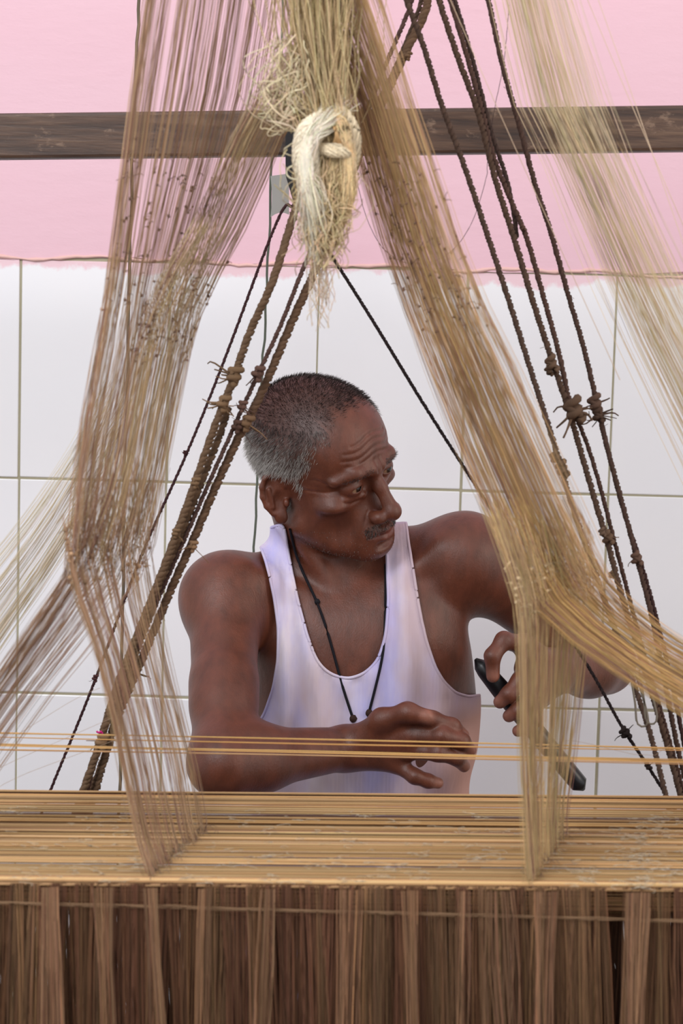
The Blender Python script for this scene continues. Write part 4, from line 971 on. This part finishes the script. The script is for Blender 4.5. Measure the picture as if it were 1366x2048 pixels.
# plain strings
def string(name, label, px, r, col, cat='string', material=None, n=60, wob=.0006):
    if px[0][1] < 0: px = [(px[0][0] * 1.02, -320, px[0][2])] + list(px)
    P = spline(np.array([at(*q) for q in px]), n); P = P + rng.normal(0, wob, P.shape) * [1, .3, 0]
    g = Geo(); g.tubes(P, r, col, 5); o = g.build(name, material or M_STR); tag(o, label, cat); return o
string('string', 'thin grey-brown string hanging upright behind the left harness and beam', [(280, -60, 2.86), (276, 60, 2.86), (270, 180, 2.86), (264, 320, 2.86), (259, 560, 2.86), (252, 800, 2.86), (247, 1050, 2.86), (243, 1330, 2.86), (240, 1560, 2.86), (236, 1760, 2.86)], .0022, lin(104, 92, 76))
tg_ = string('string', 'thin grey-green string hanging behind the head through the grey rubber strip', [(568, -60, 3.09), (561, 100, 3.09), (550, 280, 3.09), (541, 350, 3.09), (540, 430, 3.09), (534, 560, 3.09), (527, 690, 3.09), (519, 850, 3.09), (510, 1050, 3.09), (500, 1300, 3.09), (490, 1600, 3.09)], .0018, lin(92, 98, 86))
string('wire', 'hair-thin black wire sagging in a loop beneath the beam', [(1018, 10, 2.40), (1008, 120, 2.40), (985, 240, 2.40), (974, 335, 2.40), (975, 345, 2.40), (950, 430, 2.40), (915, 490, 2.40), (868, 522, 2.40), (810, 525, 2.40), (765, 495, 2.40), (735, 440, 2.40), (718, 380, 2.40), (705, 320, 2.40)], .00032, lin(58, 44, 44), 'wire', n=90, wob=.0001)
string('thread_scrap', 'tiny magenta scrap of thread snagged beside the lower left rope', [(192, 1462, 2.43), (197, 1465, 2.43), (202, 1463, 2.43), (206, 1467, 2.43)], .0012, lin(196, 30, 120), 'scrap', n=8)
# grey rubber strip on the string
g = Geo(); nx, ny = 5, 9
V = []
for yside in (0, .003):
    for j in range(ny):
        f = j / (ny - 1)
        for i in range(nx):
            u_ = i / (nx - 1); xpx = 541 + 37 * u_ + 2.5 * math.sin(f * 3.1) * (1 - u_); ypx = 352 - 5 * u_ + 82 * f + 9 * f * (math.cos((u_ - .5) * 2.6) * -1 + .3)
            V.append(at(xpx, ypx, 3.078 + .012 * (u_ - .4) ** 2) + np.array([0, yside, 0]))
idx = np.arange(2 * nx * ny).reshape(2, ny, nx); q = lambda a_: np.stack([a_[:-1, :-1], a_[:-1, 1:], a_[1:, 1:], a_[1:, :-1]], -1).reshape(-1, 4)
rim = np.concatenate([idx[:, 0, :], idx[:, 1:, -1], idx[:, -1, -2::-1], idx[:, -2:0:-1, 0]], 1); rn = np.roll(rim, -1, 1)
g.add(np.array(V), np.concatenate([q(idx[0]), q(idx[1])[:, ::-1], np.stack([rim[0], rim[1], rn[1], rn[0]], -1)]))
o = g.build('rubber_strip', M_GREY, smooth=False); tag(o, 'grey rubber strip hung on the string beside the black bracket', 'rubber')

# ------------------------------------------------------------------ cotton tassel
ts = empty('cotton_tassel'); tag(ts, 'thick off-white cotton hank knotted in front of the beam with a frayed tail', 'tassel')
CR = lin(226, 208, 176); YT = 2.20
def wavy(starts, ends, bulge, n, r, base, name, curl=.004, sm=.1, rings=16, lab=None):
    t = np.linspace(0, 1, rings)[None, :, None]
    A, B = np.asarray(starts), np.asarray(ends)
    P = A[:, None] * (1 - t) + B[:, None] * t + np.asarray(bulge)[:, None] * np.sin(np.pi * t)
    for f_ in (1.3, 3.1, 6.0):
        P = P + curl / f_ ** .7 * np.sin(t * np.pi * f_ * rng.uniform(.7, 1.4, (n, 1, 1)) + rng.uniform(0, 6.28, (n, 1, 3))) * rng.normal(0, 1, (n, 1, 3)) * np.sin(np.pi * np.clip(t * 1.0, 0, .5)) * [1, .6, .5]
    g_ = Geo(); g_.tubes(P, rng.uniform(r * .7, r * 1.3, n), vary(base, n, sm), 3); o_ = g_.build(name, M_YARN, ts); tag(o_, lab, kind='stuff'); return o_
n = 440
S = np.stack([at(rng.uniform(568, 732), -300, YT + rng.uniform(-.02, .05)) for _ in range(n)]); E_ = np.stack([at(rng.normal(652, 24), rng.normal(246, 22), YT + rng.uniform(-.04, .03)) for _ in range(n)])
wavy(S, E_, np.stack([rng.normal(-.008, .016, n), rng.normal(0, .006, n), np.zeros(n)], 1), n, .0005, lin(200, 176, 134), 'hank_strands', .004, lab='loose strands rising from the knot')
n = 90
S = np.stack([at(rng.uniform(545, 620), rng.uniform(60, 170), YT + rng.uniform(-.03, .0)) for _ in range(n)]); E_ = np.stack([at(rng.uniform(560, 640), rng.uniform(215, 270), YT + rng.uniform(-.03, .0)) for _ in range(n)])
wavy(S, E_, np.stack([rng.normal(-.014, .012, n), rng.normal(-.006, .006, n), rng.normal(-.01, .012, n)], 1), n, .0006, lin(222, 204, 170), 'loose_loops', .010, lab='slack loops hanging left of the knot')
# the knot itself: bundles of thick soft cord turned round the hank
def coil(pts, w, name, k=8, base=CR, tw=.02):
    P0 = np.array([at(*p) for p in pts]); m_ = 40; P = spline(P0, m_); t = np.gradient(P, axis=0); t /= np.linalg.norm(t, axis=1, keepdims=True)
    u = np.cross(t, [0, 1, 0.05]); u /= np.linalg.norm(u, axis=1, keepdims=True); v_ = np.cross(t, u); g_ = Geo(); W = w / F_PX * YT
    L_ = np.linalg.norm(np.diff(P, axis=0), axis=1).sum(); s = np.linspace(0, L_, m_); taper = np.sin(np.pi * np.linspace(.12, .88, m_)) ** .4
    for j in range(k):
        ph = s / .07 * 2 * np.pi + j * 2 * np.pi / k
        g_.tubes(P + (W * .32 * taper)[:, None] * (np.cos(ph)[:, None] * u + np.sin(ph)[:, None] * v_), (W * .17 * taper)[None], base * np.exp(rng.normal(0, .07)), 7, cap=True)
        for _ in range(5):
            ph2 = ph + rng.normal(0, .3); g_.tubes(P + (W * .47 * taper)[:, None] * (np.cos(ph2)[:, None] * u + np.sin(ph2)[:, None] * v_) + rng.normal(0, .0004, P.shape), .00045, base * np.exp(rng.normal(.05, .15)), 3)
    return g_.build(name, M_YARN, ts)
coil([(668, 196, 2.20), (650, 240, 2.175), (620, 268, 2.165), (612, 310, 2.165), (618, 360, 2.17), (630, 440, 2.19)], 58, 'knot_turn', k=10, base=lin(232, 219, 194))
coil([(640, 205, 2.20), (676, 226, 2.178), (699, 262, 2.17), (703, 310, 2.175), (690, 345, 2.18)], 40, 'knot_turn')
coil([(652, 250, 2.19), (668, 300, 2.18), (668, 360, 2.178), (658, 450, 2.19)], 62, 'knot_turn', k=10, base=lin(212, 188, 144))
coil([(636, 296, 2.166), (664, 300, 2.158), (686, 303, 2.156), (706, 312, 2.162)], 28, 'knot_turn', base=lin(222, 206, 176))
coil([(690, 325, 2.175), (697, 360, 2.17), (692, 400, 2.172), (676, 445, 2.18)], 34, 'knot_turn', base=lin(206, 178, 130))
coil([(604, 330, 2.175), (612, 365, 2.17), (620, 410, 2.175), (626, 470, 2.185)], 30, 'knot_turn', base=lin(226, 206, 170))
g = Geo()
for q in range(5):
    P = spline([at(662 + 4 * q, 246 + 2 * q, 2.166), at(670 + 4 * q, 258 + 2 * q, 2.154), at(673 + 4 * q, 272 + 2 * q, 2.152), at(668 + 4 * q, 288 + 2 * q, 2.160)], 14)
    g.tubes(P, (np.array([.0006] + [.0016] * 12 + [.0006]))[None], lin(198, 158, 110) * rng.uniform(.85, 1.1), 6, cap=True)
o = g.build('wrapping', M_YARN, ts); o['label'] = 'orange-tan wrapping on the knot'
n = 150
A_ = np.stack([[at(rng.normal(686, 10), rng.normal(214, 8), 2.19), at(rng.normal(652, 12), rng.normal(238, 8), 2.158), at(rng.normal(616, 7), rng.normal(280, 8), 2.145), at(rng.normal(610, 7), 335, 2.145), at(rng.normal(620, 12), rng.normal(400, 20), 2.152), at(rng.normal(632, 16), rng.normal(478, 24), 2.17)] for _ in range(n)])
g = Geo(); g.tubes(spline(A_, 18), rng.uniform(.0003, .0006, n), vary(lin(236, 226, 204), n, .1), 3); tag(g.build('knot_fibres', M_YARN, ts), 'pale fibres sweeping over the knot', kind='stuff')
n = 90
A_ = np.stack([[at(rng.normal(664, 10), rng.normal(232, 8), 2.165), at(rng.normal(690, 6), rng.normal(262, 8), 2.150), at(rng.normal(699, 6), 315, 2.155), at(rng.normal(694, 8), rng.normal(380, 16), 2.16), at(rng.normal(676, 12), rng.normal(450, 18), 2.17)] for _ in range(n)])
g = Geo(); g.tubes(spline(A_, 16), rng.uniform(.0003, .0006, n), vary(lin(218, 190, 146), n, .16), 3); tag(g.build('knot_fibres', M_YARN, ts), 'tan fibres down the side of the knot', kind='stuff')
n = 520
S = np.stack([at(rng.normal(652, 27), rng.uniform(290, 410), 2.17 + rng.uniform(-.012, .02)) for _ in range(n)]); E_ = np.stack([at(rng.normal(645, 22), rng.normal(470, 32), 2.18 + rng.uniform(-.02, .02)) for _ in range(n)])
wavy(S, E_, np.stack([rng.normal(0, .008, n), rng.normal(-.004, .006, n), np.zeros(n)], 1), n, .00045, lin(216, 192, 150), 'frayed_tail', .0055, .14, lab='frayed cotton tail of the knot')
n = 46
S = np.stack([at(rng.normal(640, 14), rng.uniform(440, 510), 2.18 + rng.uniform(-.01, .01)) for _ in range(n)]); E_ = np.stack([at(rng.normal(640, 12), rng.uniform(530, 665), 2.19 + rng.uniform(-.01, .01)) for _ in range(n)])
wavy(S, E_, np.stack([rng.normal(0, .004, n), np.zeros(n), np.zeros(n)], 1), n, .00038, lin(222, 196, 170), 'loose_wisps', .0045, lab='thin wisps trailing below the tail')
a_ = np.linspace(0, 2 * np.pi, 30); c = at(592, 345, 2.165)
g = Geo(); g.tubes(np.stack([c + .0072 * np.array([1.25 * math.cos(q), .3 * math.sin(q), .9 * math.sin(q)]) for q in a_]), .0008, lin(214, 206, 176), 5); g.build('stray_loop', M_YARN, ts)
